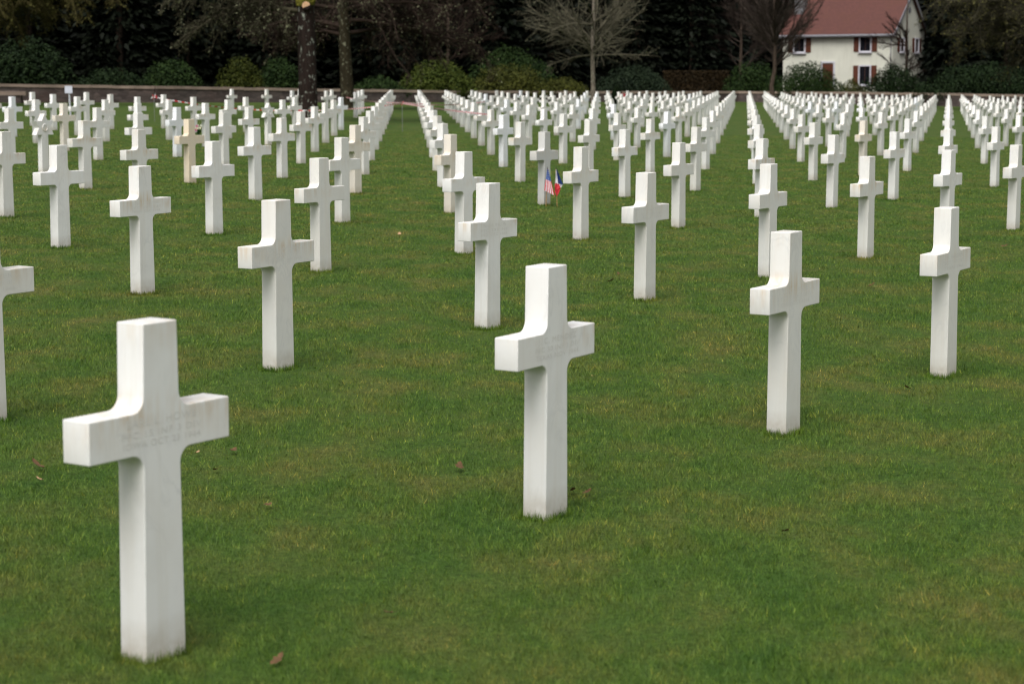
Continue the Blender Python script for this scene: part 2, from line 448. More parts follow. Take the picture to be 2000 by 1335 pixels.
SPECIAL = {
 (0,0): 'large white marble cross nearest the viewer, lower left, tan stains along its arms',
 (0,1): 'marble cross in the middle foreground standing alone on the grass, streaked brown arms',
 (0,2): 'clean white marble cross right of centre, overlapping the smaller cross behind its head',
 (0,3): 'white marble cross in the front row closest to the right edge of the lawn',
 (1,0): 'marble cross cut off by the left edge, lettering ending ISTER and 75 DIV',
 (1,1): 'marble cross engraved TAYLOR, its right arm overlapping the shaft of the cross behind',
 (1,2): 'white cross left of centre whose left arm crosses the shaft of a stained one',
 (1,3): 'white cross with pale lettering standing between the flags and the large right cross',
 (1,4): 'white cross whose foot is hidden behind the head of a larger cross',
 (2,1): 'marble cross engraved LOUIS E. PASCHALL standing apart on the left lawn',
 (2,3): 'tan-stained cross half hidden behind the white cross left of centre',
 (2,4): 'white cross just right of the two small flags, closer to the viewer',
 (3,5): 'grey marble cross with an American and a French flag planted at its foot',
 (5,3): 'cream tan marble cross, distinctly yellower than all the crosses around it',
 (4,4): 'orange-stained cream cross partly hidden behind two crosses left of the aisle',
 (3,10): 'yellow-cream marble cross on the right, tanner than its white neighbours',
 (6,2): 'white marble star of David marker with round medallion, far left of the field',
 (8,6): 'white marble star of David marker left of the big dark tree trunk',
 (7,4): 'bright bluish white cross directly behind the cream tan cross on the left',
 (5,7): 'bright bluish white cross ahead of the flagged cross, left of centre row',
 (5,10): 'bright bluish white cross in the right half of the middle rows',
 (10,9): 'bright bluish white cross right of the big dark tree trunk',
 (10,3): 'bright bluish white cross at the far left near the stone bench',
}
rr = random.Random(5)
def tint(rc):
    if rc in WHITE: return (.82, .84, .87, .06)
    if rc == (5, 3): return (.78, .66, .50, .45)
    if rc in TAN: return (.77, .71, .62, .9)
    if rc == (3, 5): return (.58, .58, .57, .4)
    k = rr.uniform(-.035, .035)
    return (.775 + k, .768 + k * 1.1, .742 + k * 1.4, rr.uniform(.25, 1.0))
NEAR = CELLS[:300]; FAR = CELLS[300:]
for i, (r, c, X0, Y0, px, py) in enumerate(NEAR):
    rc = (r, c); star = rc in STAR
    me = ME_STAR if star else (ME_CROSS if Y0 < 45 else ME_CROSS_LO)
    o = bpy.data.objects.new('star_gravestone' if star else 'cross_gravestone', me); COL.objects.link(o)
    o.location = (X0, Y0, tz(X0, Y0) + .028)
    o.rotation_euler = (rr.uniform(-.006, .006), rr.uniform(-.006, .006), THETA + rr.uniform(-.012, .012))
    if rc == (0, 0): o.scale = (1, 1, 1.013); o.rotation_euler.z = THETA - .03
    o.color = tint(rc)
    k = rows[r].index(next(q for q in rows[r] if q[1] == c))
    if rc in SPECIAL: lab = SPECIAL[rc]
    else:
        tone = 'bright white' if rc in WHITE else ('cream' if rc in TAN else 'weathered')
        kind = 'star of David marker' if star else 'marble cross'
        lab = f'{tone} {kind}, {ordn(k)} from left in the {ordn(r)} slanting row from front'
    tag(o, lab, 'gravestone', 'white marble gravestones in slanting rows on the lawn')
    if star:
        ch = bpy.data.objects.new('medallion', ME_MED); COL.objects.link(ch); ch.parent = o; ch.color = o.color
    if rc in INSC: link('inscription', INSC_ME[rc], [], o)
    # uncut grass round the foot
    if Y0 < 34:
        n = int(1000 * min(1, 12 / Y0))
        t = rng.uniform(0, 1, n); sd = rng.integers(0, 4, n); off = np.abs(rng.normal(0, .012, n)) + .001
        lx = np.where(sd < 2, (t * 2 - 1) * .10, np.where(sd == 2, .090 + off, -.090 - off))
        ly = np.where(sd < 2, np.where(sd == 0, -.054 - off, .054 + off), (t * 2 - 1) * .062)
        ct, stn = math.cos(THETA), math.sin(THETA)
        gx = X0 + lx * ct - ly * stn; gy = Y0 + lx * stn + ly * ct
        hh = rng.uniform(.020, .058, n) * (1 - .4 * rng.random(n))
        ww = np.full(n, max(.0018, .0019 * Y0 / 6) * 1.1)
        GR_V.append(blades(np.stack([gx, gy, terr(gx, gy) - .002], 1), hh, ww, rng.uniform(.05, .55, n)))
        GR_R.append(.38 + rng.random(n) * .5)
fv, ff = [], []
base_v = np.array([v.co[:] for v in ME_CROSS_LO.vertices]); base_f = [tuple(p.vertices) for p in ME_CROSS_LO.polygons]
ct, stn = math.cos(THETA), math.sin(THETA)
for (r, c, X0, Y0, px, py) in FAR:
    n = len(fv); z0 = tz(X0, Y0) + .028
    fv += [(X0 + x * ct - y * stn, Y0 + x * stn + y * ct, z0 + z) for x, y, z in base_v]
    ff += [tuple(i + n for i in f) for f in base_f]
if fv:
    me = bpy.data.meshes.new('distant_gravestones'); me.from_pydata(fv, [], ff); me.update()
    m_far = simple('far_marble', (.74, .73, .70), .6, .10, .8)
    o = link('distant_gravestones', me, m_far); tag(o, 'mass of tiny white crosses in the farthest rows before the wall', 'gravestones', kind='stuff')
GV = np.concatenate(GR_V); GRr = np.concatenate(GR_R)
o = link('grass', np_mesh('grass', GV, np.arange(len(GV)).reshape(-1, 3), attr=GRr), M_BLADE)
tag(o, 'short green and olive grass blades of the mown cemetery lawn', 'grass', kind='stuff')
print('crosses', len(CELLS), 'blades', len(GRr))

# ------------------------------------------------------------------ boundary wall, bench
def wall_mat():
    m, nt, b = mat('rubble_stone')
    o = N(nt, 'ShaderNodeTexCoord').outputs['Object']
    v = N(nt, 'ShaderNodeTexVoronoi', feature='F1'); v.inputs['Scale'].default_value = 2.6
    nt.links.new(mapping(nt, o, (1, 1, 2.2)), v.inputs['Vector'])
    e = N(nt, 'ShaderNodeTexVoronoi', feature='DISTANCE_TO_EDGE'); e.inputs['Scale'].default_value = 2.6
    nt.links.new(mapping(nt, o, (1, 1, 2.2)), e.inputs['Vector'])
    sp = N(nt, 'ShaderNodeSeparateColor'); nt.links.new(v.outputs['Color'], sp.inputs[0])
    c = ramp(nt, sp.outputs[0], [(0, (.048, .034, .032)), (.5, (.085, .066, .060)), (1, (.12, .088, .080))])
    c = mixc(nt, mth(nt, 'MULTIPLY', mth(nt, 'SUBTRACT', noise(nt, o, .5, 3), .45, clamp=True), 3.0, clamp=True), c, (.075, .045, .038))
    c = mixc(nt, ramp(nt, e.outputs['Distance'], [(0, (1, 1, 1)), (.06, (0, 0, 0))]), c, (.05, .042, .036))
    nt.links.new(c, b.inputs['Base Color']); b.inputs['Roughness'].default_value = .95
    bp = N(nt, 'ShaderNodeBump'); bp.inputs['Strength'].default_value = .8; bp.inputs['Distance'].default_value = .03
    nt.links.new(e.outputs['Distance'], bp.inputs['Height']); nt.links.new(bp.outputs[0], b.inputs['Normal'])
    return m
M_WALL = wall_mat()
def coping_mat():
    m, nt, b = mat('sandstone_coping')
    o = N(nt, 'ShaderNodeTexCoord').outputs['Object']
    c = ramp(nt, noise(nt, o, 1.1, 5), [(.3, (.20, .15, .12)), (.7, (.33, .25, .20))])
    nt.links.new(c, b.inputs['Base Color']); b.inputs['Roughness'].default_value = .9
    return m
M_COP = coping_mat()
wroot = empty('boundary_wall', (wallp[4][0], wallp[4][1], wallp[4][2]))
tag(wroot, 'low rubble stone wall with pale sandstone coping running behind the graves', 'wall')
wb = MB(); wc = MB(); L0 = Vector(wroot.location)
for i in range(len(wallp) - 1):
    (x0, y0, g0, t0), (x1, y1, g1, t1) = wallp[i], wallp[i + 1]
    d = Vector((x1 - x0, y1 - y0, 0)).normalized(); nn = Vector((-d.y, d.x, 0)) * .2
    th = .17
    def prism(B, e, zb0, zb1, zt0, zt1, h):
        a, b_ = Vector((x0, y0, 0)), Vector((x1, y1, 0)); nh = Vector((-d.y, d.x, 0)) * h
        vs = []
        for z_a, z_b in ((zb0, zb1), (zt0, zt1)):
            for p, z in ((a - nh, z_a), (b_ - nh, z_b), (b_ + nh, z_b), (a + nh, z_a)):
                vs.append(Vector((p.x, p.y, z)) - L0)
        B.add(vs, [(0, 3, 2, 1), (4, 5, 6, 7), (0, 1, 5, 4), (1, 2, 6, 5), (2, 3, 7, 6), (3, 0, 4, 7)])
    prism(wb, 0, g0 - .4, g1 - .4, t0 - th, t1 - th, .2)
    # coping slabs with open joints
    Lg = math.hypot(x1 - x0, y1 - y0); ns = max(1, int(Lg / 1.25))
    for k in range(ns):
        u0, u1 = k / ns, (k + 1) / ns - .014 / Lg * 1.0
        a = Vector((x0 + (x1 - x0) * u0, y0 + (y1 - y0) * u0, t0 + (t1 - t0) * u0)); b_ = Vector((x0 + (x1 - x0) * u1, y0 + (y1 - y0) * u1, t0 + (t1 - t0) * u1))
        nh = Vector((-d.y, d.x, 0)) * .25; dz = Vector((0, 0, th - .002)); jz = Vector((0, 0, random.uniform(-.012, .012)))
        vs = [p - L0 + jz for p in (a - nh - dz, b_ - nh - dz, b_ + nh - dz, a + nh - dz, a - nh, b_ - nh, b_ + nh, a + nh)]
        wc.add(vs, [(0, 3, 2, 1), (4, 5, 6, 7), (0, 1, 5, 4), (1, 2, 6, 5), (2, 3, 7, 6), (3, 0, 4, 7)])
wb.build('stonework', M_WALL, wroot); wc.build('coping', M_COP, wroot)

Yb = 109.5
pr = at(52, 178.2, Yb); pl = at(-140, 177, Yb)
zb = tz(pr.x, Yb)
br = empty('stone_bench', ((pr.x + pl.x) / 2, Yb, zb))
tag(br, 'brown stone bench against the wall at the far left', 'bench')
Lb = pr.x - pl.x; zt = pr.z - zb
b = MB(); b.box((0, 0, zt - .11), (Lb, .5, .22)); b.build('seat', M_COP, br)
for sx in (-1, 0, 1):
    b = MB(); b.box((sx * (Lb / 2 - .45), .02, (zt - .22) / 2 - .05), (.35, .4, zt - .22 + .1)); b.build('leg', M_WALL, br)

# ------------------------------------------------------------------ sign post
g0 = ground_at(138, 227); k = g0.y / F
sp = empty('sign_post', g0)
tag(sp, 'small pale square sign on a thin white pole among the left graves', 'sign')
M_SIGN = simple('pale_sign_paint', (.56, .58, .66), .5, .06)
M_POLE = simple('white_pole_paint', (.48, .50, .54), .5, .08)
ptop = at(135, 168, g0.y).z - g0.z; pbot = at(135, 182.5, g0.y).z - g0.z; dx = at(134.5, 175, g0.y).x - g0.x
b = MB(); b.tube([(0, 0, -.1), (dx * .6, 0, ptop * .6), (dx, 0, ptop - .03)], [.034, .034, .03], 8); b.build('pole', M_POLE, sp)
b = MB(); b.box((dx, -.045, (ptop + pbot) / 2), (14.5 * k, .03, ptop - pbot)); b.build('panel', M_SIGN, sp)

# ------------------------------------------------------------------ flags by the flagged cross
def flag_cloth(name, parent, rows_, mats, g):
    """rows_: list of rows of (px,py,dy,mat) quads given as grid of points -> thin draped cloth"""
    vs = []; fs = []; mi = []
    nr = len(rows_); nc = len(rows_[0][0])
    for pts, _ in rows_:
        for (px, py, dy) in pts:
            p = at(px, py, g.y - .02 + dy); vs.append(p - g)
    for i in range(nr - 1):
        for j in range(nc - 1):
            fs.append((i * nc + j, i * nc + j + 1, (i + 1) * nc + j + 1, (i + 1) * nc + j)); mi.append(rows_[i][1][j])
    me = bpy.data.meshes.new(name); me.from_pydata(vs, [], fs); me.update()
    me.polygons.foreach_set('material_index', mi); me.polygons.foreach_set('use_smooth', [True] * len(fs))
    return link(name, me, mats, parent)
M_RED = simple('flag_red', (.62, .045, .06), .7, .1); M_WHT = simple('flag_white', (.78, .76, .80), .7, .05)
M_BLUE = simple('flag_blue', (.045, .11, .36), .7, .15); M_NAVY = simple('flag_navy', (.012, .035, .16), .7, .1)
M_WOOD = simple('light_wood', (.42, .25, .10), .6, .2, 20); M_TIP = simple('gilt_tip', (.06, .05, .04), .4, .1)
cg = next(q for q in CELLS if (q[0], q[1]) == (3, 5))
def flag(px, topy, boty, name_label, leanpx):
    yd = cg[3] - .22
    foot = at(px + leanpx, boty, yd); foot.z = tz(foot.x, yd)
    e = empty('flag', foot); tag(e, name_label, 'flag', None)
    top = at(px, topy, yd) - foot
    b = MB(); b.tube([(0, 0, -.06), tuple(top)], [.0055, .005], 8); b.build('staff', M_WOOD, e)
    b = MB(); b.tube([tuple(top + Vector((0, 0, -.002))), tuple(top + Vector((0, 0, .03)))], [.007, .002], 8); b.build('finial', M_TIP, e)
    return e, foot
e, ft = flag(1069, 330, 399, 'small American flag with stars and stripes planted at a cross foot', -3)
# canton (blue) then stripes running down
rows_us = []
top_l, top_r = (1068.6, 331), (1070.8, 331); mid_l, mid_r = (1066.2, 350), (1076.6, 354.5); bot_l, bot_r = (1063.2, 371.5), (1083.3, 382)
NC = 9
def lerp(a, b_, t): return (a[0] + (b_[0] - a[0]) * t, a[1] + (b_[1] - a[1]) * t)
for s_ in range(6):
    t = s_ / 5; A = lerp(top_l, mid_l, t); B = lerp(top_r, mid_r, t)
    rows_us.append(([(*lerp(A, B, j / NC), -.03 - .012 * math.sin(j * 1.4)) for j in range(NC + 1)], [0] * NC))
for s_ in range(6):
    t = s_ / 5; A = lerp(mid_l, bot_l, t); B = lerp(mid_r, bot_r, t)
    rows_us.append(([(*lerp(A, B, j / NC), -.03 - .016 * math.sin(j * 1.4)) for j in range(NC + 1)], [1 if j % 2 == 0 else 2 for j in range(NC)]))
rows_us.pop(6); rows_us[5] = (rows_us[5][0], [1 if j % 2 == 0 else 2 for j in range(NC)])
flag_cloth('cloth', e, rows_us, [M_BLUE, M_RED, M_WHT], ft)
sb = MB()
for i in range(5):
    for j in range(1 + i // 2 + 1):
        p0 = at(1067.9 + j * 2.1 + .9 - i * .2 + (i % 2) * .8, 336 + i * 3.4, cg[3] - .22 - .02 - .055) - ft
        vs = []
        for k_ in range(10):
            a = PI / 2 + k_ * PI / 5; r_ = .0042 if k_ % 2 == 0 else .0018
            vs.append((p0.x + r_ * math.cos(a), p0.y, p0.z + r_ * math.sin(a)))
        sb.add(vs, [tuple(range(10))])
so = sb.build('stars', M_WHT, e)
e, ft = flag(1085.5, 330, 398, 'small French tricolour planted beside the American flag', 3)
def grid(quad, mi, n=4, wob=.012, base=-.02):
    (a, b_, c, d) = quad; rws = []
    for i in range(n + 1):
        A = lerp(a, d, i / n); B = lerp(b_, c, i / n)
        rws.append(([(*lerp(A, B, j / n), base - wob * math.sin(j * 1.5 + i * .8)) for j in range(n + 1)], [mi] * n))
    return rws
vs = []; fs = []; mi = []
def addgrid(quad, m_, **kw):
    rws = grid(quad, m_, **kw); n0 = len(vs); nc = len(rws[0][0])
    for pts, _ in rws:
        for (px, py, dy) in pts: vs.append(at(px, py, cg[3] - .24 + dy) - ft)
    for i in range(len(rws) - 1):
        for j in range(nc - 1):
            fs.append((n0 + i * nc + j, n0 + i * nc + j + 1, n0 + (i + 1) * nc + j + 1, n0 + (i + 1) * nc + j)); mi.append(m_)
addgrid(((1086.8, 331), (1088.6, 332.5), (1100, 361), (1089.8, 358)), 0, base=-.035)
addgrid(((1086, 331), (1087.2, 331.5), (1092.2, 359), (1083.8, 359)), 1)
addgrid(((1083.8, 359), (1090, 356), (1095, 366), (1083.5, 373)), 2, base=-.022)
addgrid(((1092, 359.2), (1099, 361), (1095.5, 366.5), (1093.5, 366)), 1, base=-.018)
addgrid(((1083.5, 373), (1095, 366), (1092.5, 375), (1087, 384)), 2, base=-.022)
me = bpy.data.meshes.new('cloth'); me.from_pydata([tuple(v) for v in vs], [], fs); me.update(); me.polygons.foreach_set('material_index', mi)
link('cloth', me, [M_NAVY, M_WHT, M_RED], e)

# ------------------------------------------------------------------ flower bouquet and wreath
def flowers(name, loc, label, cols, size, n, cat='flowers'):
    e = empty(name, loc); tag(e, label, cat)
    b = MB()
    for i in range(int(n * 2)):
        a = random.uniform(0, 2 * PI); r_ = size * random.uniform(.1, 1); z_ = size * random.uniform(.2, 1.2)
        p = Vector((r_ * math.cos(a), r_ * math.sin(a), z_)); d = Vector((random.uniform(-1, 1), random.uniform(-1, 1), random.uniform(-.2, 1))).normalized() * size * .55
        s_ = d.orthogonal().normalized() * size * .16
        b.add([p, p + d * .5 + s_, p + d, p + d * .5 - s_], [(0, 1, 2, 3)])
    b.tube([(0, 0, -.05), (0, 0, size)], [size * .15, size * .3], 6)
    b.build('leaves', foliage_mat('bouquet_leaf', (.012, .04, .012), (.03, .08, .02)), e)
    for ci, col in enumerate(cols):
        mm = simple('petal_%s' % 'abcdef'[ci], col, .6, .1)
        for k_ in range(max(1, n // len(cols))):
            b = MB(); a = random.uniform(PI, 2 * PI); r_ = size * random.uniform(.3, .95)
            c0 = Vector((r_ * math.cos(a), r_ * math.sin(a) * .8, size * random.uniform(.7, 1.9)))
            for ring, (rr_, np_) in enumerate(((.26, 6), (.16, 5))):
                for q_ in range(np_):
                    t = 2 * PI * q_ / np_ + ring * .5
                    d = Vector((math.cos(t), -.35 - ring * .3, math.sin(t))) * size * rr_
                    s_ = Vector((-math.sin(t), 0, math.cos(t))) * size * rr_ * .5
                    b.add([c0, c0 + d * .6 + s_, c0 + d * 1.1, c0 + d * .6 - s_], [(0, 1, 2, 3)])
            b.build('blossom', mm, e)
gb = ground_at(388, 264)
flowers('bouquet', gb, 'pink, white and blue flower bouquet at a cross foot behind the cream cross', [(.6, .2, .3), (.7, .7, .6), (.12, .16, .42), (.75, .72, .5)], .15, 12)
q = nearest_cell(1207, 178)
flowers('wreath', (at(1216, 186, q[3] - .3).x, q[3] - .5, at(1216, 186, q[3] - .5).z - .28), 'small red flower spray beside a dark shrub near the far wall', [(.40, .05, .06)], .20, 9)

# ------------------------------------------------------------------ fallen leaves
M_LEAF = simple('dead_leaf', (.115, .062, .028), .8, .4, 30); M_LEAF2 = simple('pale_dead_leaf', (.38, .24, .13), .8, .3, 30)
LEAVES = [(72, 921, 1.3, 0, 'large curled brown leaf on the grass left of the nearest cross'),
 (77, 944, .6, 1, 'small pale leaf just below the large curled brown one at left'),
 (455, 888, .8, 0, 'red-brown leaf right of the nearest cross arm'), (386, 892, .6, 1, 'pale leaf beside the shaft of the nearest cross'),
 (423, 925, .6, 0, 'small red leaf below the two leaves beside the nearest cross'), (522, 994, .6, 0, 'small reddish leaf on open lawn right of the nearest cross'),
 (895, 921, 1.0, 0, 'dark brown crumpled leaf left of the middle foreground cross'), (543, 1300, .8, 0, 'pinkish brown leaf near the bottom edge of the lawn'),
 (762, 1208, .7, 0, 'dark leaf fragment on the lower middle lawn'), (1193, 555, 1.0, 0, 'brown leaf left of the clean white cross in the middle distance'),
 (1703, 563, 1.0, 0, 'brown leaf between two crosses on the right lawn'), (1966, 485, 1.2, 0, 'orange-brown leaf standing up near the right edge'),
 (1533, 1046, .6, 0, 'tiny reddish leaf below the clean white cross'), (1120, 967, .8, 0, 'dark brown leaf right of the foot of the middle cross'),
 (1148, 968, .6, 0, 'second dark leaf further right of the middle cross foot'), (893, 519, .9, 0, 'brown leaf left of the white cross shaft near centre'),
 (1773, 765, .8, 0, 'dark leaf scrap left of the right front-row cross foot'), (1160, 740, .5, 1, 'tiny orange leaf behind the middle foreground cross arm'),
 (780, 462, .9, 1, 'pale leaf on the open aisle left of centre'), (1208, 538, .5, 0, 'tiny dark leaf above the brown leaf in the middle distance'),
 (1790, 360, 1.0, 1, 'small orange leaf on the grass among the right middle crosses')]
for (px, py, sc, mi_, lab) in LEAVES:
    gl = ground_at(px, py)
    b = MB(); n = 9; L = .034 * sc * (1 + gl.y * .02)
    outline = [(0, -1), (.35, -.62), (.25, -.35), (.62, -.1), (.36, .15), (.42, .5), (0, 1), (-.40, .52), (-.33, .12), (-.6, -.08), (-.27, -.36), (-.33, -.6)]
    rz = random.uniform(0, 6.28); curl = random.uniform(.6, 1.2)
    def lp(x, y): return Vector((x * L, y * L, L * (.35 + curl * .55 * x * x + .3 * y * y)))
    top = [lp(x, y) for x, y in outline]; mid = [lp(0, y) for _, y in outline]
    vs = top + [lp(0, -.5), lp(0, 0), lp(0, .5)]
    n = len(top)
    fsl = [(0, 1, 12), (1, 2, 12), (2, 13, 12), (2, 3, 13), (3, 4, 13), (4, 14, 13), (4, 5, 14), (5, 6, 14), (6, 7, 14), (7, 8, 14), (8, 13, 14), (8, 9, 13), (9, 10, 13), (10, 12, 13), (10, 11, 12), (11, 0, 12)]
    b.add(vs, fsl)
    o = b.build('fallen_leaf', M_LEAF2 if mi_ else M_LEAF, None, gl + Vector((0, 0, .012)), rz)
    o.rotation_euler = (random.uniform(-.5, .5), random.uniform(-.4, .4), rz)
    tag(o, lab, 'leaf', 'dead leaves lying on the lawn')

# ------------------------------------------------------------------ trees
class Tree:
    def __init__(s, seed): s.r = random.Random(seed); s.seg = []; s.lich = []
    def rnd(s, a, b): return s.r.uniform(a, b)
    def grow(s, p, d, L, r0, lvl, maxl, P):
        n = P['nseg'][min(lvl, len(P['nseg']) - 1)]; step = L / n; r1 = r0 * P.get('taper', .45); pts = [p.copy()]; rad = [r0]
        for i in range(n):
            w = P['wander'] * (1 + .3 * lvl)
            d = (d + Vector((s.rnd(-w, w), s.rnd(-w, w), s.rnd(-w, w))) + Vector((0, 0, P['grav'][min(lvl, len(P['grav']) - 1)]))).normalized()
            p = p + d * step; pts.append(p.copy()); rad.append(r0 + (r1 - r0) * (i + 1) / n)
            if lvl < maxl and (i > 0 or lvl > 0):
                for _ in range(P['kids'][min(lvl, len(P['kids']) - 1)]):
                    a = s.rnd(0, 2 * PI); o1 = d.orthogonal().normalized(); o2 = d.cross(o1)
                    sd = o1 * math.cos(a) + o2 * math.sin(a); ang = s.rnd(*P['ang'])
                    nd = (d * math.cos(ang) + sd * math.sin(ang)).normalized()
                    frac = 1 - .55 * (i / n)
                    s.grow(p - d * step * s.rnd(0, 1), nd, L * P['ratio'] * s.rnd(.6, 1.15) * frac, rad[-1] * .55, lvl + 1, maxl, P)
        s.seg.append((pts, rad, lvl))
        if lvl >= maxl - 1 and P.get('lichen', 0) > 0:
            for q_ in pts[1:]:
                if s.r.random() < P['lichen']: s.lich.append(q_)
    def mesh(s, name, minr, lich_size=.06):
        Vs, Fs, Mi = [], [], []
        for pts, rad, lvl in s.seg:
            n = 3 if lvl > 1 else 6
            b = MB(); b.tube(pts, [max(minr, x) for x in rad], n, 0, False)
            k = len(Vs); Vs += b.v; Fs += [tuple(i + k for i in f) for f in b.f]; Mi += [0] * len(b.f)
        for p in s.lich:
            d = Vector((s.rnd(-1, 1), s.rnd(-1, 1), s.rnd(-1, 1))).normalized(); o1 = d.orthogonal().normalized() * lich_size * s.rnd(.5, 1.3); o2 = d.cross(o1)
            k = len(Vs); Vs += [tuple(p + o1), tuple(p + o2), tuple(p - o1), tuple(p - o2)]; Fs.append((k, k + 1, k + 2, k + 3)); Mi.append(1)
        me = bpy.data.meshes.new(name)
        me = np_mesh(name, np.array([tuple(v) for v in Vs]), np.array(Fs), Mi)
        return me
M_LICHEN = simple('pale_lichen', (.15, .155, .09), .95, .3, 2)
M_LICHEN_Y = simple('yellow_lichen', (.13, .125, .035), .95, .4, 2)
def bark_twig(name, col): return simple(name, col, .95, .35, 1.5, .1)
def bare_tree(name, foot, label, cat, trunk_pts, trunk_rad, crown_calls, P, minr, mats, lich=.07, seed=1, group=None, trunk_mat=None, maxl=3):
    e = empty(name, foot); tag(e, label, cat, group)
    b = MB(); b.tube(trunk_pts, trunk_rad, 14, 0, False); b.build('trunk', trunk_mat, e, smooth=True)
    t = Tree(seed)
    for (p, d, L, r) in crown_calls(t): t.grow(Vector(p), Vector(d).normalized(), L, r, 0, maxl, P)
    link('crown', t.mesh(name, minr, lich), mats, e)
    return e
def along(pts, h):
    for a, b_ in zip(pts[:-1], pts[1:]):
        if a[2] <= h <= b_[2]:
            t = (h - a[2]) / (b_[2] - a[2]); return Vector(a).lerp(Vector(b_), t)
    return Vector(pts[-1])

BARK_DARK = bark_mat('dark_bark_with_lichen', (.022, .015, .012), (.30, .32, .27), .42, 5.0)
BARK_MOSS = bark_mat('mossy_bark', (.034, .028, .016), (.22, .22, .15), .42, 6.0)
BARK_GREY = bark_mat('grey_bark', (.17, .145, .115), (.26, .26, .20), .42, 4.0)
BARK_BROWN = bark_mat('brown_bark', (.075, .055, .042), (.16, .14, .11), .36, 4.0)
TW_LICH = bark_twig('lichened_twig', (.048, .043, .027)); TW_BROWN = bark_twig('brown_twig', (.038, .026, .020))
TW_GREY = bark_twig('grey_green_twig', (.092, .084, .058)); TW_RED = bark_twig('reddish_twig', (.050, .038, .031))
TW_OLIVE = bark_twig('olive_twig', (.065, .055, .020))

# big tree one
f1 = ground_at(602, 233); f1 = Vector((at(602, 233, 74).x, 74, tz(at(602, 233, 74).x, 74)))
k1 = 74 / F
tp = [(0, 0, -.2), (0, 0, .2), (0, 0, 1.2), (-.02, 0, 3), (-.05, .02, 5.2), (.05, .05, 8), (.1, .1, 12), (0, 0, 15)]
tr = [.44, .38, .345, .335, .31, .27, .18, .08]
PD = dict(nseg=[7, 6, 5, 4], wander=.14, grav=[-.035, -.09, -.10, -.05], kids=[2, 2, 2], ang=(.5, 1.15), ratio=.48, lichen=.07)
def c1(t):
    out = []
    for i in range(15):
        h = t.rnd(4.2, 12); a = t.rnd(0, 2 * PI)
        out.append((along(tp, h), (math.cos(a), math.sin(a), t.rnd(-.05, .4)), t.rnd(4.0, 6.0), .10))
    for (a, h, L) in ((PI, 4.6, 5.0), (PI * 1.15, 5.2, 5.2), (-.2, 5.0, 4.6), (PI * .9, 6.0, 5.5), (.3, 6.2, 5.0), (PI * 1.05, 4.0, 3.6)):
        out.append((along(tp, h), (math.cos(a), math.sin(a), .12), L, .10))
    return out
T1 = bare_tree('bare_tree', f1, 'big bare tree with dark lichen-spotted trunk and a pale sawn limb scar', 'tree', tp, tr, c1, PD, .006, [TW_LICH, M_LICHEN], .035, 3, 'bare lichened trees', BARK_DARK)
T1.children[0]
c = at(598, 11, 73.6) - f1
b = MB(); b.tube([(c.x + .02, .0, c.z - .05), (c.x, c.y - .05, c.z)], [.17, .155], 14); st_ = b.build('limb_stub', BARK_DARK, T1)
b = MB(); n = 18; b.add([(c.x + .145 * math.cos(2 * PI * i / n), c.y - .055, c.z + .145 * math.sin(2 * PI * i / n)) for i in range(n)], [tuple(range(n))])
b.build('sawn_face', simple('fresh_sawn_wood', (.62, .38, .22), .7, .15, 8), st_)
b = MB(); rq = random.Random(2); nr_, nc_ = 9, 26
vs_ = []
for i in range(nr_):
    for j in range(nc_):
        a = 2 * PI * j / nc_; r_ = .325 + .035 * math.sin(PI * i / (nr_ - 1)) + rq.uniform(-.02, .03) - (.05 if i in (0, nr_ - 1) else 0)
        vs_.append((-.04 + r_ * math.cos(a), r_ * math.sin(a), c.z - .02 + .42 * (i / (nr_ - 1)) + rq.uniform(-.05, .05) * 1.2))
b.add(vs_, [(i * nc_ + j, i * nc_ + (j + 1) % nc_, (i + 1) * nc_ + (j + 1) % nc_, (i + 1) * nc_ + j) for i in range(nr_ - 1) for j in range(nc_)])
b.build('moss', simple('yellow_moss', (.12, .11, .012), .95, .3, 4), T1)

# big tree two
Y2 = 101; f2 = at(677, 207, Y2); f2.z = tz(f2.x, Y2)
tp2 = [(.12, 0, -.2), (.05, 0, .4), (0, 0, 1.6), (-.05, 0, 3), (-.12, 0, 5), (-.1, .05, 8), (0, .1, 12), (0, 0, 16)]
tr2 = [.40, .36, .33, .31, .27, .22, .16, .06]
def c2(t):
    out = []
    for i in range(20):
        h = t.rnd(3.6, 12); a = t.rnd(0, 2 * PI)
        out.append((along(tp2, h), (math.cos(a), math.sin(a), t.rnd(-.02, .45)), t.rnd(4.5, 7.0), .11))
    for (a, h, L) in ((.0, 4.4, 7.0), (.25, 5.4, 7.2), (-.25, 4.9, 6.5), (PI, 5.0, 5.6), (PI * .9, 4.2, 5.2), (.1, 6.2, 7.5)):
        out.append((along(tp2, h), (math.cos(a), math.sin(a), .18), L, .11))
    return out
bare_tree('bare_tree', f2, 'bare mossy-trunked tree right behind the big sawn one, drooping twigs', 'tree', tp2, tr2, c2, PD, .007, [TW_BROWN, M_LICHEN], .04, 9, 'bare lichened trees', BARK_MOSS)

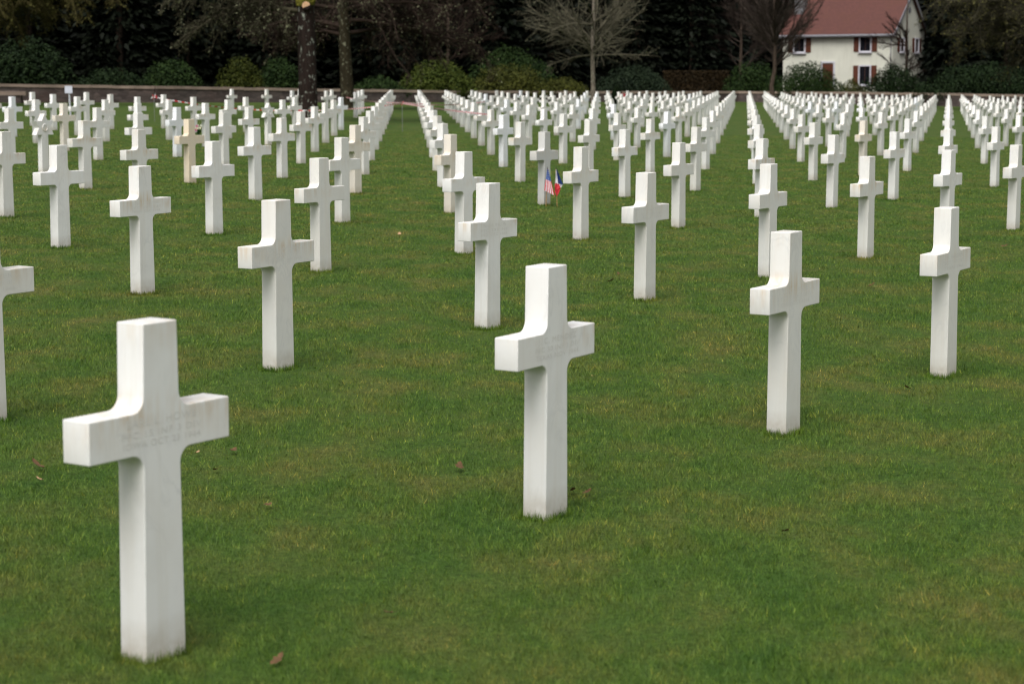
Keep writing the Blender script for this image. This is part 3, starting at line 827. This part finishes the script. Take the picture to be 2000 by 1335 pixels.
# tree three: grey young tree in front of the wall
Y3 = 128; f3 = at(1158, 200, Y3); f3.z = tz(f3.x, Y3)
tp3 = [(.03, 0, -.2), (.02, 0, .5), (0, 0, 1.6), (-.03, 0, 2.6), (-.06, 0, 3.7), (.0, 0, 5.5), (.03, 0, 8), (0, 0, 10)]
tr3 = [.20, .17, .145, .135, .125, .10, .06, .02]
P3 = dict(nseg=[8, 5, 4, 3], wander=.12, grav=[-.02, -.015, .0, 0], kids=[2, 1, 0], ang=(.45, 1.0), ratio=.50, lichen=.12)
def c3(t):
    out = []
    for i in range(19):
        h = t.rnd(2.9, 5.4); a = t.rnd(0, 2 * PI)
        out.append((along(tp3, h), (math.cos(a), math.sin(a), t.rnd(.15, 1.3)), t.rnd(3.2, 5.2), .055))
    for (a, el, h, L) in ((0.1, .05, 3.1, 3.6), (PI, .22, 3.5, 4.6), (PI + .15, .5, 3.6, 5.0), (-.1, .55, 3.3, 4.4), (PI - .2, -.12, 3.2, 3.0), (.2, .95, 3.6, 4.6), (PI + .1, .9, 3.8, 4.6)):
        out.append((along(tp3, h), (math.cos(a), math.sin(a), el), L, .06))
    return out
bare_tree('bare_tree', f3, 'small pale grey bare tree with wide twiggy crown in front of the wall', 'tree', tp3, tr3, c3, P3, .006, [TW_GREY, M_LICHEN], .035, 21, 'bare lichened trees', BARK_GREY)

# tree four: vase shaped brown tree before the house
Y4 = 141; f4 = at(1509, 192, Y4); f4.z = tz(f4.x, Y4)
tp4 = [(-.05, 0, -.2), (0, 0, .5), (-.1, 0, 1.4), (.12, 0, 2.5), (.1, 0, 4), (.0, 0, 6), (.05, 0, 9), (0, 0, 11)]
tr4 = [.26, .20, .15, .135, .12, .10, .06, .02]
P4 = dict(nseg=[8, 5, 3, 3], wander=.07, grav=[.035, .03, .02, 0], kids=[2, 2, 1], ang=(.25, .6), ratio=.45, lichen=.0)
def c4(t):
    out = []
    for i in range(26):
        h = t.rnd(2.5, 5.5); a = t.rnd(0, 2 * PI)
        out.append((along(tp4, h), (math.cos(a), math.sin(a), t.rnd(.5, 1.4)), t.rnd(3.5, 5.5), .05))
    return out
bare_tree('bare_tree', f4, 'upright brown bare tree with fine twigs left of the house', 'tree', tp4, tr4, c4, P4, .006, [TW_RED, M_LICHEN], .05, 33, 'bare lichened trees', BARK_BROWN)
# tree five: twigs before the gable
def small_bare(px, Yt, H, label, seed, spread, mats, nl=22, base=1.0, tm=BARK_BROWN, up=(.3, 1.1), minr=.007, P=P4):
    f = at(px, 190, Yt); f.z = tz(f.x, Yt)
    tpx = [(0, 0, -.2), (0, 0, base), (.05, 0, H * .4), (0, 0, H * .7), (0, 0, H)]
    def cc(t):
        return [(along(tpx, t.rnd(base, H * .7)), (math.cos(a), math.sin(a), t.rnd(*up)), t.rnd(.6, 1.0) * spread, .05) for a in [t.rnd(0, 2 * PI) for _ in range(nl)]]
    return bare_tree('bare_tree', f, label, 'tree', tpx, [.18, .14, .11, .07, .02], cc, P, minr, mats, .06, seed, 'bare lichened trees', tm)
small_bare(1768, 165, 9, 'fine twiggy bare tree in front of the house gable', 41, 3.4, [TW_BROWN, M_LICHEN], 11, 1.2, up=(-.1, .7))
small_bare(1445, 170, 12, 'brown bare tree behind the hedge left of the house', 43, 5.5, [TW_RED, M_LICHEN], 30, 2.0, up=(.4, 1.4))
small_bare(875, 150, 13, 'reddish brown bare tree behind the wall left of the small grey tree', 47, 6.0, [TW_BROWN, M_LICHEN], 34, 2.5, up=(.0, 1.1))
# overhanging limbs from trees rooted outside the left and right edges
def side_tree(px, Yt, label, seed, mats, lo, hi, L, el=(-.05, .4)):
    f = at(px, 200, Yt); f.z = tz(f.x, Yt)
    tpx = [(0, 0, -.2), (0, 0, 3), (0, 0, 8), (0, 0, 14)]
    sgn = 1 if px < 1000 else -1
    def cc(t):
        out = []
        for i in range(20):
            a = t.rnd(-.8, .8) + (0 if sgn > 0 else PI)
            out.append((along(tpx, t.rnd(lo, hi)), (math.cos(a), math.sin(a), t.rnd(*el)), t.rnd(.6, 1.0) * L, .11))
        for i in range(7):
            a = t.rnd(0, 2 * PI); out.append((along(tpx, t.rnd(lo, hi)), (math.cos(a), math.sin(a), .4), L * .7, .11))
        return out
    return bare_tree('bare_tree', f, label, 'tree', tpx, [.45, .38, .28, .1], cc, PD, .008, mats, .045, seed, 'bare lichened trees', BARK_MOSS)
side_tree(-130, 100, 'olive lichened limbs of a bare tree reaching in at the upper left', 51, [TW_OLIVE, M_LICHEN_Y], 4.6, 8.5, 9.0)
side_tree(2090, 128, 'brown lichened limbs of a bare tree reaching in at the upper right', 57, [TW_LICH, M_LICHEN_Y], 4.2, 9.5, 9.0)

# ------------------------------------------------------------------ shrubs behind the wall
def leaf_cloud(centers, count, size, flat=.0, shell=.35):
    """leaf quads over ellipsoids (cx,cy,cz,rx,ry,rz); facing outward-ish"""
    cs = np.array(centers, float); wts = (cs[:, 3] * cs[:, 5]); idx = rng.choice(len(cs), count, p=wts / wts.sum())
    d = rng.normal(size=(count, 3)); d /= np.linalg.norm(d, axis=1)[:, None]
    rad = 1 - shell * rng.random(count) ** 1.6
    lump = 1 + .10 * np.sin(d[:, 0] * 7 + cs[idx, 0]) * np.sin(d[:, 2] * 8 + cs[idx, 2]) + .07 * np.sin(d[:, 1] * 13 + d[:, 0] * 11)
    p = cs[idx, :3] + d * cs[idx, 3:6] * (rad * lump)[:, None]
    nrm = d + rng.normal(0, .55, (count, 3)); nrm[:, 2] += .35; nrm /= np.linalg.norm(nrm, axis=1)[:, None]
    t = np.cross(nrm, rng.normal(size=(count, 3))); t /= np.linalg.norm(t, axis=1)[:, None]; u = np.cross(nrm, t)
    s = size * rng.uniform(.6, 1.3, count)[:, None]
    Vv = np.stack([p - t * s, p + u * s * .45, p + t * s, p - u * s * .45], 1).reshape(-1, 3)
    return Vv, rng.random(count)
M_TRK = simple('shrub_stem', (.05, .04, .03), .9, .3)
def shrub(px0, px1, ytop, dY, mat_, label, count=5000, size=.13, name='shrub', lumps=6, ybase=185, seed=0):
    rs = random.Random(seed + int(px0))
    pc = (px0 + px1) / 2; Yc = wall_y(pc) + dY
    a = at(px0, ytop, Yc); b_ = at(px1, ytop, Yc); wdt = b_.x - a.x; xc = (a.x + b_.x) / 2
    z0 = tz(xc, Yc); H = a.z - z0; dep = min(wdt * .5, 2.2)
    cen = [(0, 0, H * .45, wdt * .40, dep * .8, H * .5)]
    for i in range(lumps):
        u = (i + .5) / lumps * 2 - 1
        hh = H * (1 - .45 * abs(u) ** 2.2) * rs.uniform(.86, 1.02)
        rx = wdt / lumps * rs.uniform(.75, 1.1); rz_ = hh * .42
        cen.append((u * wdt * .42, rs.uniform(-.5, .5) * dep, hh - rz_, rx, rx * .9, rz_))
        cen.append((u * wdt * .42 + rs.uniform(-.4, .4), -dep * rs.uniform(.4, .8), hh * .4, rx, rx * .8, hh * .4))
    Vv, R = leaf_cloud(cen, int(count * 1.5), size * .78)
    e = empty(name, (xc, Yc, z0)); tag(e, label, 'shrub', 'evergreen shrubs behind the wall')
    me = np_mesh('foliage', Vv, np.arange(len(Vv)).reshape(-1, 4), attr=R)
    link('foliage', me, mat_, e)
    b = MB()
    for i in range(4): b.tube([(rs.uniform(-.3, .3), 0, -.1), (rs.uniform(-wdt * .25, wdt * .25), 0, H * .6)], [.06, .03], 5)
    b.build('stem', M_TRK, e)
    return e
G_BRIGHT = foliage_mat('rhododendron_green', (.018, .032, .005), (.075, .094, .017))
G_OLIVE = foliage_mat('rhododendron_olive', (.020, .026, .005), (.075, .080, .015))
G_DARK = foliage_mat('dark_evergreen', (.005, .012, .004), (.019, .034, .011))
G_BLUE = foliage_mat('bluish_evergreen', (.007, .014, .007), (.025, .038, .019))
G_MID = foliage_mat('mid_green_shrub', (.008, .019, .005), (.028, .050, .012))
G_YEL = foliage_mat('yellow_green_shrub', (.016, .024, .004), (.048, .056, .008))
shrub(-60, 150, 66, 5, G_DARK, 'tall dark green shrub at the far left behind the wall', 9000, .15)
shrub(150, 290, 128, 3, G_DARK, 'low dark shrub right of the tall far-left one', 4500, .12, seed=2)
shrub(270, 396, 110, 4, G_MID, 'mid green rounded shrub left of the yellow-green one', 5000, .12, seed=3)
shrub(428, 512, 104, 4, G_YEL, 'yellow-green pointed shrub left of the big trunk', 3800, .12, lumps=4, seed=4)
shrub(500, 590, 106, 5, G_MID, 'green shrub just left of the big dark trunk', 3800, .12, lumps=4, seed=5)
shrub(688, 790, 144, 3, G_MID, 'low green shrub right of the second tree trunk', 3500, .11, lumps=5, seed=6)
shrub(782, 925, 110, 3, G_BRIGHT, 'large domed bright green rhododendron behind the wall', 8000, .12, seed=7)
shrub(912, 1085, 86, 9, G_MID, 'tall dark rhododendron rising behind the olive ones', 8000, .13, seed=8)
shrub(905, 1080, 122, 3, G_OLIVE, 'broad olive rhododendron right of the bright domed one', 8500, .12, seed=9)
shrub(1050, 1148, 148, 2, G_OLIVE, 'low olive shrub left of the small grey tree', 3800, .11, lumps=4, seed=10)
shrub(1160, 1308, 126, 4, G_BLUE, 'wide bluish green rhododendron right of the small grey tree', 7500, .12, seed=11)
shrub(1412, 1530, 116, 3, G_MID, 'dark green shrub behind the upright brown tree', 5500, .12, seed=12)
shrub(1515, 1645, 116, 2, G_MID, 'mid green shrub in front of the left half of the house', 6500, .12, seed=13)
shrub(1636, 1692, 152, 4, G_OLIVE, 'small scrubby bush under the lower house window', 1500, .12, lumps=3, seed=14)
shrub(1690, 1805, 122, 5, G_DARK, 'dark shrub in front of the house corner', 5500, .13, seed=15)
shrub(1790, 2060, 118, 4, G_DARK, 'very dark shrub mass at the right end of the wall', 9000, .14, seed=16)
# small shrub inside the wall, beside the red flowers
Ys = 133; ps = at(1204, 203, Ys); ps.z = tz(ps.x, Ys); topz = at(1204, 168, Ys).z - ps.z
Vv, R = leaf_cloud([(0, 0, topz * .4, .38, .38, topz * .42), (0, 0, topz * .7, .26, .26, topz * .32)], 1500, .07)
e = empty('shrub', ps); tag(e, 'small dark conical shrub among the farthest graves, near the red flowers', 'shrub')
link('foliage', np_mesh('foliage', Vv, np.arange(len(Vv)).reshape(-1, 4), attr=R), G_DARK, e)
b = MB(); b.tube([(0, 0, -.1), (0, 0, topz * .6)], [.05, .02], 6); b.build('stem', M_TRK, e)

# clipped brown hedge
Yh = 163; a = at(1296, 139, Yh); c = at(1424, 139, Yh); zg = tz(a.x, Yh); Hh = a.z - zg
e = empty('clipped_hedge', ((a.x + c.x) / 2, Yh, zg)); tag(e, 'flat-topped clipped brown beech hedge between two rhododendrons', 'hedge')
cnt = 9000; Lh = c.x - a.x
p = np.stack([rng.uniform(-.5, .5, cnt) * Lh, rng.uniform(-.6, .6, cnt), rng.uniform(0, 1, cnt) * Hh], 1)
side = rng.random(cnt); p[:, 1] = np.where(side < .55, -.6 + rng.random(cnt) * .12, p[:, 1]); p[:, 2] = np.where(side > .75, Hh - rng.random(cnt) * .1, p[:, 2])
nr = rng.normal(size=(cnt, 3)); nr[:, 1] -= .6; nr /= np.linalg.norm(nr, axis=1)[:, None]
t_ = np.cross(nr, rng.normal(size=(cnt, 3))); t_ /= np.linalg.norm(t_, axis=1)[:, None]; u_ = np.cross(nr, t_)
Vv = np.stack([p - t_ * .09, p + u_ * .055, p + t_ * .09, p - u_ * .055], 1).reshape(-1, 3)
link('foliage', np_mesh('foliage', Vv, np.arange(len(Vv)).reshape(-1, 4), attr=rng.random(cnt)), foliage_mat('beech_hedge', (.016, .012, .006), (.042, .028, .013)), e)
b = MB(); b.box((0, .05, Hh / 2 - .1), (Lh - .2, .9, Hh - .2)); b.build('branch_core', simple('hedge_twigs', (.02, .014, .009), .95, .3), e)

# ------------------------------------------------------------------ conifers and dark wood
G_CON = foliage_mat('conifer_needles', (.0019, .0032, .0017), (.0074, .0104, .0052), .5, .1)
G_CON2 = foliage_mat('spruce_needles', (.0022, .0042, .0022), (.0090, .0125, .0066), .5, .1)
def conifer_leaves(cx, cy, z0, H, R, count, size, base=.06):
    h = rng.random(count) ** 1.25; h = base + (1 - base) * h
    tier = np.floor(h * H / .9) * .9; hz = tier + rng.normal(0, .16, count)
    az = rng.uniform(0, 2 * PI, count); az = np.round(az / (PI / 6) + tier) * (PI / 6) + rng.normal(0, .10, count)
    rr_ = R * (1 - h) ** .8 * np.sqrt(rng.uniform(.05, 1, count)) + .1
    p = np.stack([cx + rr_ * np.cos(az), cy + rr_ * np.sin(az), z0 + hz - rr_ * .22], 1)
    out = np.stack([np.cos(az), np.sin(az), np.full(count, -.35)], 1) + rng.normal(0, .25, (count, 3)); out /= np.linalg.norm(out, axis=1)[:, None]
    nr = np.stack([rng.normal(0, .5, count), rng.normal(0, .5, count), np.ones(count)], 1)
    sd = np.cross(out, nr); sd /= np.linalg.norm(sd, axis=1)[:, None]
    s = size * rng.uniform(.6, 1.3, count)[:, None]
    return np.stack([p - sd * s * .35, p + out * s, p + sd * s * .35, p - out * s * .5], 1).reshape(-1, 3)
CON = [(60, 22, 'dark spruce behind the far-left shrub'), (235, 20, 'dark spruce between the far-left shrubs and the sawn tree'), (365, 24, 'dark spruce above the mid green shrub'),
       (520, 21, 'dark spruce left of the big sawn tree'), (745, 23, 'dark spruce right of the second trunk'), (965, 18, 'dark spruce above the tall rhododendron'),
       (1075, 22, 'dark spruce left of the small grey tree crown'), (1245, 20, 'dark spruce right of the small grey tree crown'), (1350, 17, 'greenish spruce above the brown hedge'),
       (1865, 14, 'dark spruce right of the house gable'), (1965, 18, 'dark spruce at the right edge behind the shrubs')]
for i, (px, dY, lab) in enumerate(CON):
    Yc = wall_y(px) + dY; x = at(px, 150, Yc).x; z0 = tz(x, Yc)
    e = empty('conifer', (x, Yc, z0)); tag(e, lab, 'tree', 'dark conifers behind the wall')
    Rr = 3.0 if px == 1865 else 4.3
    Vv = conifer_leaves(0, 0, 0, 19, Rr, 11000, .42)
    link('crown', np_mesh('crown', Vv, np.arange(len(Vv)).reshape(-1, 4), attr=rng.random(len(Vv) // 4)), G_CON2 if i in (5, 8, 9) else G_CON, e)
    b = MB(); b.tube([(0, 0, -.2), (0, 0, 9), (0, 0, 18.6)], [.28, .18, .03], 8); b.build('trunk', BARK_BROWN, e)
# deep mass: boughs, needles and trunks behind
mass = []
for i in range(46):
    px = -520 + i * 68 + random.uniform(-20, 20)
    for row in (0, 1):
        Yc = wall_y(max(-400, min(2380, px))) + 34 + row * 11 + random.uniform(-3, 3)
        if 1440 < px < 1860: Yc += 34
        x = at(px, 150, Yc).x
        mass.append(conifer_leaves(x, Yc, tz(x, Yc), random.uniform(17, 23), random.uniform(4.6, 5.8), 2600, .75, .02))
Vv = np.concatenate(mass)
o = link('dark_woods', np_mesh('dark_woods', Vv, np.arange(len(Vv)).reshape(-1, 4), attr=rng.random(len(Vv) // 4)), G_CON)
tag(o, 'dense dark conifer woods filling the background beyond the wall', 'woods', kind='stuff')

# ------------------------------------------------------------------ house
def plaster():
    m, nt, b = mat('cream_render')
    o = N(nt, 'ShaderNodeTexCoord').outputs['Object']
    n = noise(nt, o, .7, 5); s = noise(nt, mapping(nt, o, (3, 3, .3)), 1.2, 4)
    c = ramp(nt, n, [(.3, (.64, .64, .55)), (.7, (.72, .72, .62))])
    c = mixc(nt, mth(nt, 'MULTIPLY', mth(nt, 'SUBTRACT', s, .5, clamp=True), .9, clamp=True), c, (.46, .44, .35))
    nt.links.new(c, b.inputs['Base Color']); b.inputs['Roughness'].default_value = .9
    return m
def tiles():
    m, nt, b = mat('red_roof_tiles')
    tc = N(nt, 'ShaderNodeTexCoord').outputs['Object']
    sp_ = N(nt, 'ShaderNodeSeparateXYZ'); nt.links.new(tc, sp_.inputs[0])
    cb = N(nt, 'ShaderNodeCombineXYZ'); nt.links.new(sp_.outputs[0], cb.inputs[0]); nt.links.new(sp_.outputs[2], cb.inputs[1])
    br_ = N(nt, 'ShaderNodeTexBrick'); br_.inputs['Scale'].default_value = 1.0
    br_.inputs['Brick Width'].default_value = .24; br_.inputs['Row Height'].default_value = .16; br_.inputs['Mortar Size'].default_value = .018
    br_.inputs['Color1'].default_value = (.112, .038, .028, 1); br_.inputs['Color2'].default_value = (.090, .031, .023, 1); br_.inputs['Mortar'].default_value = (.09, .03, .026, 1)
    nt.links.new(cb.outputs[0], br_.inputs['Vector'])
    c = mixc(nt, mth(nt, 'MULTIPLY', mth(nt, 'SUBTRACT', noise(nt, tc, .6, 4), .5, clamp=True), 2.4, clamp=True), br_.outputs[0], (.10, .036, .020))
    nt.links.new(c, b.inputs['Base Color']); b.inputs['Roughness'].default_value = .8
    return m
M_PL = plaster(); M_TL = tiles()
M_SHUT = simple('brown_shutter', (.105, .034, .018), .6, .15); M_WF = simple('white_window_frame', (.62, .61, .66), .5, .04)
M_ZINC = simple('grey_zinc', (.22, .22, .24), .45, .12)
mg, ntg, bg = mat('dark_window_glass'); bg.inputs['Base Color'].default_value = (.012, .012, .016, 1); bg.inputs['Roughness'].default_value = .12; bg.inputs['Specular IOR Level'].default_value = .5
M_CURT = simple('brown_curtain', (.05, .022, .016), .9, .2)
Cx, Cy = at(1742, 150, 178).x, 178.0
ang = math.atan2(-.57, .82)         # house x axis: left -> right along the front
hz = -.35
H = empty('house', (Cx, Cy, hz), ang); tag(H, 'cream two-storey house with red tiled roof and brown shutters', 'house')
LW, DW, EV, RD = 10.75, 6.9, 5.85 - hz, 9.35 - hz
b = MB()
b.add([(-LW, 0, -.5), (0, 0, -.5), (0, DW, -.5), (-LW, DW, -.5), (-LW, 0, EV), (0, 0, EV), (0, DW, EV), (-LW, DW, EV), (-LW, DW / 2, RD - .05), (0, DW / 2, RD - .05)],
      [(0, 1, 5, 4), (1, 2, 6, 9, 5), (2, 3, 7, 6), (3, 0, 4, 8, 7)])
b.build('wall', M_PL, H)
sl = math.atan2(RD - EV, DW / 2); ov = .35
b = MB(); tk = .14
for s in (-1, 1):
    y_e = (-ov if s < 0 else DW + ov); z_e = EV - ov * math.tan(sl)
    x0, x1 = -LW - .25, .28
    vs = [(x0, y_e, z_e + .06), (x1, y_e, z_e + .06), (x1, DW / 2, RD + .06), (x0, DW / 2, RD + .06)]
    vs += [(x, y, z + tk) for x, y, z in vs]
    b.add(vs, [(0, 3, 2, 1), (4, 5, 6, 7), (0, 1, 5, 4), (1, 2, 6, 5), (2, 3, 7, 6), (3, 0, 4, 7)] if s < 0 else [(0, 1, 2, 3), (4, 7, 6, 5), (0, 4, 5, 1), (1, 5, 6, 2), (2, 6, 7, 3), (3, 7, 4, 0)])
roof = b.build('roof', M_TL, H)
b = MB(); b.tube([(-LW - .25, DW / 2, RD + .20), (.28, DW / 2, RD + .20)], [.12, .12], 8); b.build('ridge_cap', M_ZINC, roof)
b = MB(); b.tube([(-LW - .25, -ov - .08, EV - ov * math.tan(sl) + .04), (.28, -ov - .08, EV - ov * math.tan(sl) + .04)], [.13, .13], 8); b.build('gutter', M_ZINC, roof)
b = MB()
for (ya, yb) in ((-ov, DW / 2), (DW + ov, DW / 2)):
    za = EV - ov * math.tan(sl)
    for xx in (.285,):
        vs = [(xx, ya, za - .12), (xx + .06, ya, za - .12), (xx + .06, yb, RD - .10), (xx, yb, RD - .10), (xx, ya, za + .24), (xx + .06, ya, za + .24), (xx + .06, yb, RD + .24), (xx, yb, RD + .24)]
        b.add(vs, [(0, 3, 2, 1), (4, 5, 6, 7), (0, 1, 5, 4), (1, 2, 6, 5), (2, 3, 7, 6), (3, 0, 4, 7)])
b.build('bargeboard', M_ZINC, roof)
b = MB(); b.box((-LW + .75, 1.9, RD - .3), (.9, .8, 3.0)); b.build('chimney', simple('grey_chimney', (.20, .20, .21), .9, .3, 2), roof)
b = MB(); b.tube([(-.12, -.09, EV - .2), (-.12, -.09, .0)], [.05, .05], 8); b.build('downpipe', M_ZINC, H)
for (xx, yy, zz) in ((-5.6, 1.6, 0), (-7.2, .9, 0), (-2.9, .75, 0)):
    pass
def window(sx, z0, z1, side=False, w=1.22, sw=.50):
    """window box with frame, panes, curtains and two shutters on the front (or gable) wall"""
    def tr(x, y, z):
        return (x, -y, z) if not side else (y, x, z)
    def bx(c0, size, name, m_, par, order=None):
        b = MB(); cx, cy, cz = c0; sx_, sy_, sz_ = size
        if side: b.box((cy, cx, cz), (sy_, sx_, sz_))
        else: b.box((cx, -cy, cz), (sx_, sy_, sz_))
        return b.build(name, m_, par)
    zc = (z0 + z1) / 2; hh = z1 - z0
    wf = MB()
    t = .12
    for (cx, cz, ax, az) in ((sx, z1 - t / 2, w, t), (sx, z0 + t / 2, w, t), (sx - w / 2 + t / 2, zc, t, hh - 2 * t), (sx + w / 2 - t / 2, zc, t, hh - 2 * t)):
        if side: wf.box((.05, cx, cz), (.1, ax, az))
        else: wf.box((cx, -.05, cz), (ax, .1, az))
    fr = wf.build('window', M_WF, H)
    bx((sx, .012, zc), (w - 2 * t, .02, hh - 2 * t), 'pane', mg, fr)
    bx((sx, .03, zc), (.05, .03, hh - 2 * t), 'glazing_bar', M_CURT, fr)
    bx((sx, .10, z0 - .04), (w + .12, .2, .07), 'sill', M_WF, fr)
    for s in (-1, 1):
        bx((sx + s * (w / 2 + sw / 2 + .02), .035, zc), (sw, .05, hh - .1), 'shutter', M_SHUT, fr)
window(-2.6, 4.07 - hz, 5.5 - hz); window(-9.1, 4.05 - hz, 5.45 - hz, w=1.25)
window(-2.6, 1.15 - hz, 2.95 - hz)
window(1.95, 4.05 - hz, 5.4 - hz, True, w=.95, sw=.45); window(5.15, 4.05 - hz, 5.4 - hz, True, w=.95, sw=.45)
b = MB(); b.tube([(.0, DW / 2, RD - 1.55), (.06, DW / 2, RD - 1.55)], [.24, .24], 14); b.build('gable_vent', M_ZINC, H)
b = MB()
for (cx, cz, ax, az) in ((-6.2 - .62, 1.55, .14, 3.2), (-6.2 + .62, 1.55, .14, 3.2), (-6.2, 3.22, 1.38, .16)): b.box((cx, -.06, cz - hz), (ax, .12, az))
df = b.build('door_frame', M_WF, H)
b = MB(); b.box((-6.2, -.03, 1.5 - hz), (1.08, .05, 3.1)); b.build('door', M_SHUT, df)

# ------------------------------------------------------------------ barrier tape with stakes
M_TR = simple('tape_red', (.55, .04, .05), .4, .05); M_TW = simple('tape_white', (.72, .70, .70), .4, .04); M_STK = simple('grey_stake', (.20, .21, .20), .6, .15)
def stake(px, py_foot, py_top, label, bow=False):
    g_ = ground_at(px, py_foot); zt_ = at(px, py_top, g_.y).z
    e = empty('stake', g_); tag(e, label, 'stake')
    b = MB(); b.tube([(0, 0, -.1), (0, 0, zt_ - g_.z)], [.008, .008], 6); b.build('rod', M_STK, e)
    b = MB()
    for k_ in range(6 if bow else 3):
        a = k_ * 1.05; z_ = zt_ - g_.z - .03 * (k_ % 3)
        d = Vector((math.cos(a), math.sin(a) * .4, .9 * math.sin(a * 1.7))) * (.10 if bow else .05)
        b.add([(0, -.012, z_), (d.x, d.y - .012, z_ + d.z - .03), (d.x * .9, d.y - .012, z_ + d.z + .04)], [(0, 1, 2)], k_ % 2)
    b.build('knot', [M_TR, M_TW], e)
    return Vector((g_.x, g_.y, zt_ - .03))
def tape(p, q_, sag, label, h=.040, twist=0.0):
    L = (q_ - p).length; n = int(L / .14); vs = []; fs = []; mi_ = []
    d = (q_ - p).normalized(); nrm = Vector((-d.y, d.x, 0)).normalized()
    for i in range(n + 1):
        t = i / n; c_ = p.lerp(q_, t) - Vector((0, 0, sag * 4 * t * (1 - t)))
        a = .5 * math.sin(t * 9 + twist); up = Vector((0, 0, math.cos(a))) + nrm * math.sin(a)
        for s in (-1, 1):
            for th in (-.0015, .0015): vs.append(c_ + up * (h / 2 * s) + nrm * th)
    for i in range(n):
        a = i * 4; m_ = i % 2
        for f in ((a, a + 4, a + 6, a + 2), (a + 1, a + 3, a + 7, a + 5), (a, a + 1, a + 5, a + 4), (a + 2, a + 6, a + 7, a + 3)):
            fs.append(f); mi_.append(m_)
    me = bpy.data.meshes.new('barrier_tape'); me.from_pydata([tuple(v) for v in vs], [], fs); me.update(); me.polygons.foreach_set('material_index', mi_)
    o = link('barrier_tape', me, [M_TR, M_TW]); tag(o, label, 'tape', 'red and white barrier tape strung round the trees')
sA = stake(302, 238, 188, 'thin stake with a pink tape bow left of the sawn tree', True)
sP = stake(786, 257, 200, 'thin grey stake alone in the grass aisle where the tapes meet')
trunk1 = Vector((f1.x, f1.y - .37, at(601, 216, 73.6).z)); trunk2 = Vector((f2.x + .0, f2.y - .36, at(677, 190, Y2).z))
tape(sA, trunk1 + Vector((-.3, .1, 0)), .14, 'red and white tape from the left stake to the sawn tree trunk', twist=1)
tape(trunk1 + Vector((-.33, 0, 0)), trunk1 + Vector((.33, 0, 0)), .0, 'short red and white tape across the sawn tree trunk')
tape(trunk1 + Vector((.33, 0, 0)), sP, .05, 'red and white tape from the sawn tree to the aisle stake', twist=2)
tape(sP + Vector((0, .01, .01)), trunk2, .06, 'red and white tape from the aisle stake back to the second trunk', twist=3)
tape(sP, at(955, 224, 46.5), .02, 'lower red and white tape running right from the aisle stake', twist=.5)
tape(sP + Vector((0, 0, .03)), at(948, 198.5, 74), .10, 'upper red and white tape running right and back from the stake', twist=.2)

# ------------------------------------------------------------------ light, sky, camera
SUN_EL, SUN_AZ = math.radians(56), math.radians(196)      # azimuth measured from +Y, clockwise: behind and left of the camera
w = bpy.data.worlds.new('World'); S.world = w; w.use_nodes = True
nt = w.node_tree; bgn = nt.nodes['Background']
sky = nt.nodes.new('ShaderNodeTexSky'); sky.sky_type = 'NISHITA'; sky.sun_disc = False
sky.sun_elevation = SUN_EL; sky.sun_rotation = SUN_AZ; sky.air_density = 1.0; sky.dust_density = 6.0; sky.ozone_density = 1.0
hs = nt.nodes.new('ShaderNodeHueSaturation'); hs.inputs['Saturation'].default_value = .22
nt.links.new(sky.outputs[0], hs.inputs['Color']); nt.links.new(hs.outputs[0], bgn.inputs[0]); bgn.inputs[1].default_value = .12
sd = bpy.data.lights.new('sun', 'SUN'); sd.energy = 1.5; sd.angle = math.radians(38); sd.color = (1, .975, .94)
so = bpy.data.objects.new('sun', sd); COL.objects.link(so)
dirv = Vector((math.sin(SUN_AZ) * math.cos(SUN_EL), math.cos(SUN_AZ) * math.cos(SUN_EL), math.sin(SUN_EL)))
so.rotation_euler = dirv.to_track_quat('Z', 'Y').to_euler(); so.location = dirv * 60

cam = bpy.data.cameras.new('camera'); co = bpy.data.objects.new('camera', cam); COL.objects.link(co)
co.location = (0, 0, EYE); co.rotation_euler = (PI / 2 - PITCH, 0, 0)
cam.sensor_width = 36; cam.lens = F / 2000 * 36; cam.clip_end = 2000; cam.clip_start = .1
cam.dof.use_dof = True; cam.dof.focus_distance = 12.5; cam.dof.aperture_fstop = 4.8
S.camera = co
S.view_settings.view_transform = 'Standard'; S.view_settings.look = 'None'; S.view_settings.exposure = 0.26; S.view_settings.gamma = 1
S.render.engine = 'CYCLES'; S.cycles.pixel_filter_type = 'BLACKMAN_HARRIS'; S.cycles.filter_width = 1.15; S.cycles.use_denoising = True; S.cycles.use_adaptive_sampling = False; S.cycles.max_bounces = 6; S.cycles.diffuse_bounces = 3
S.render.resolution_x = 1024; S.render.resolution_y = 683
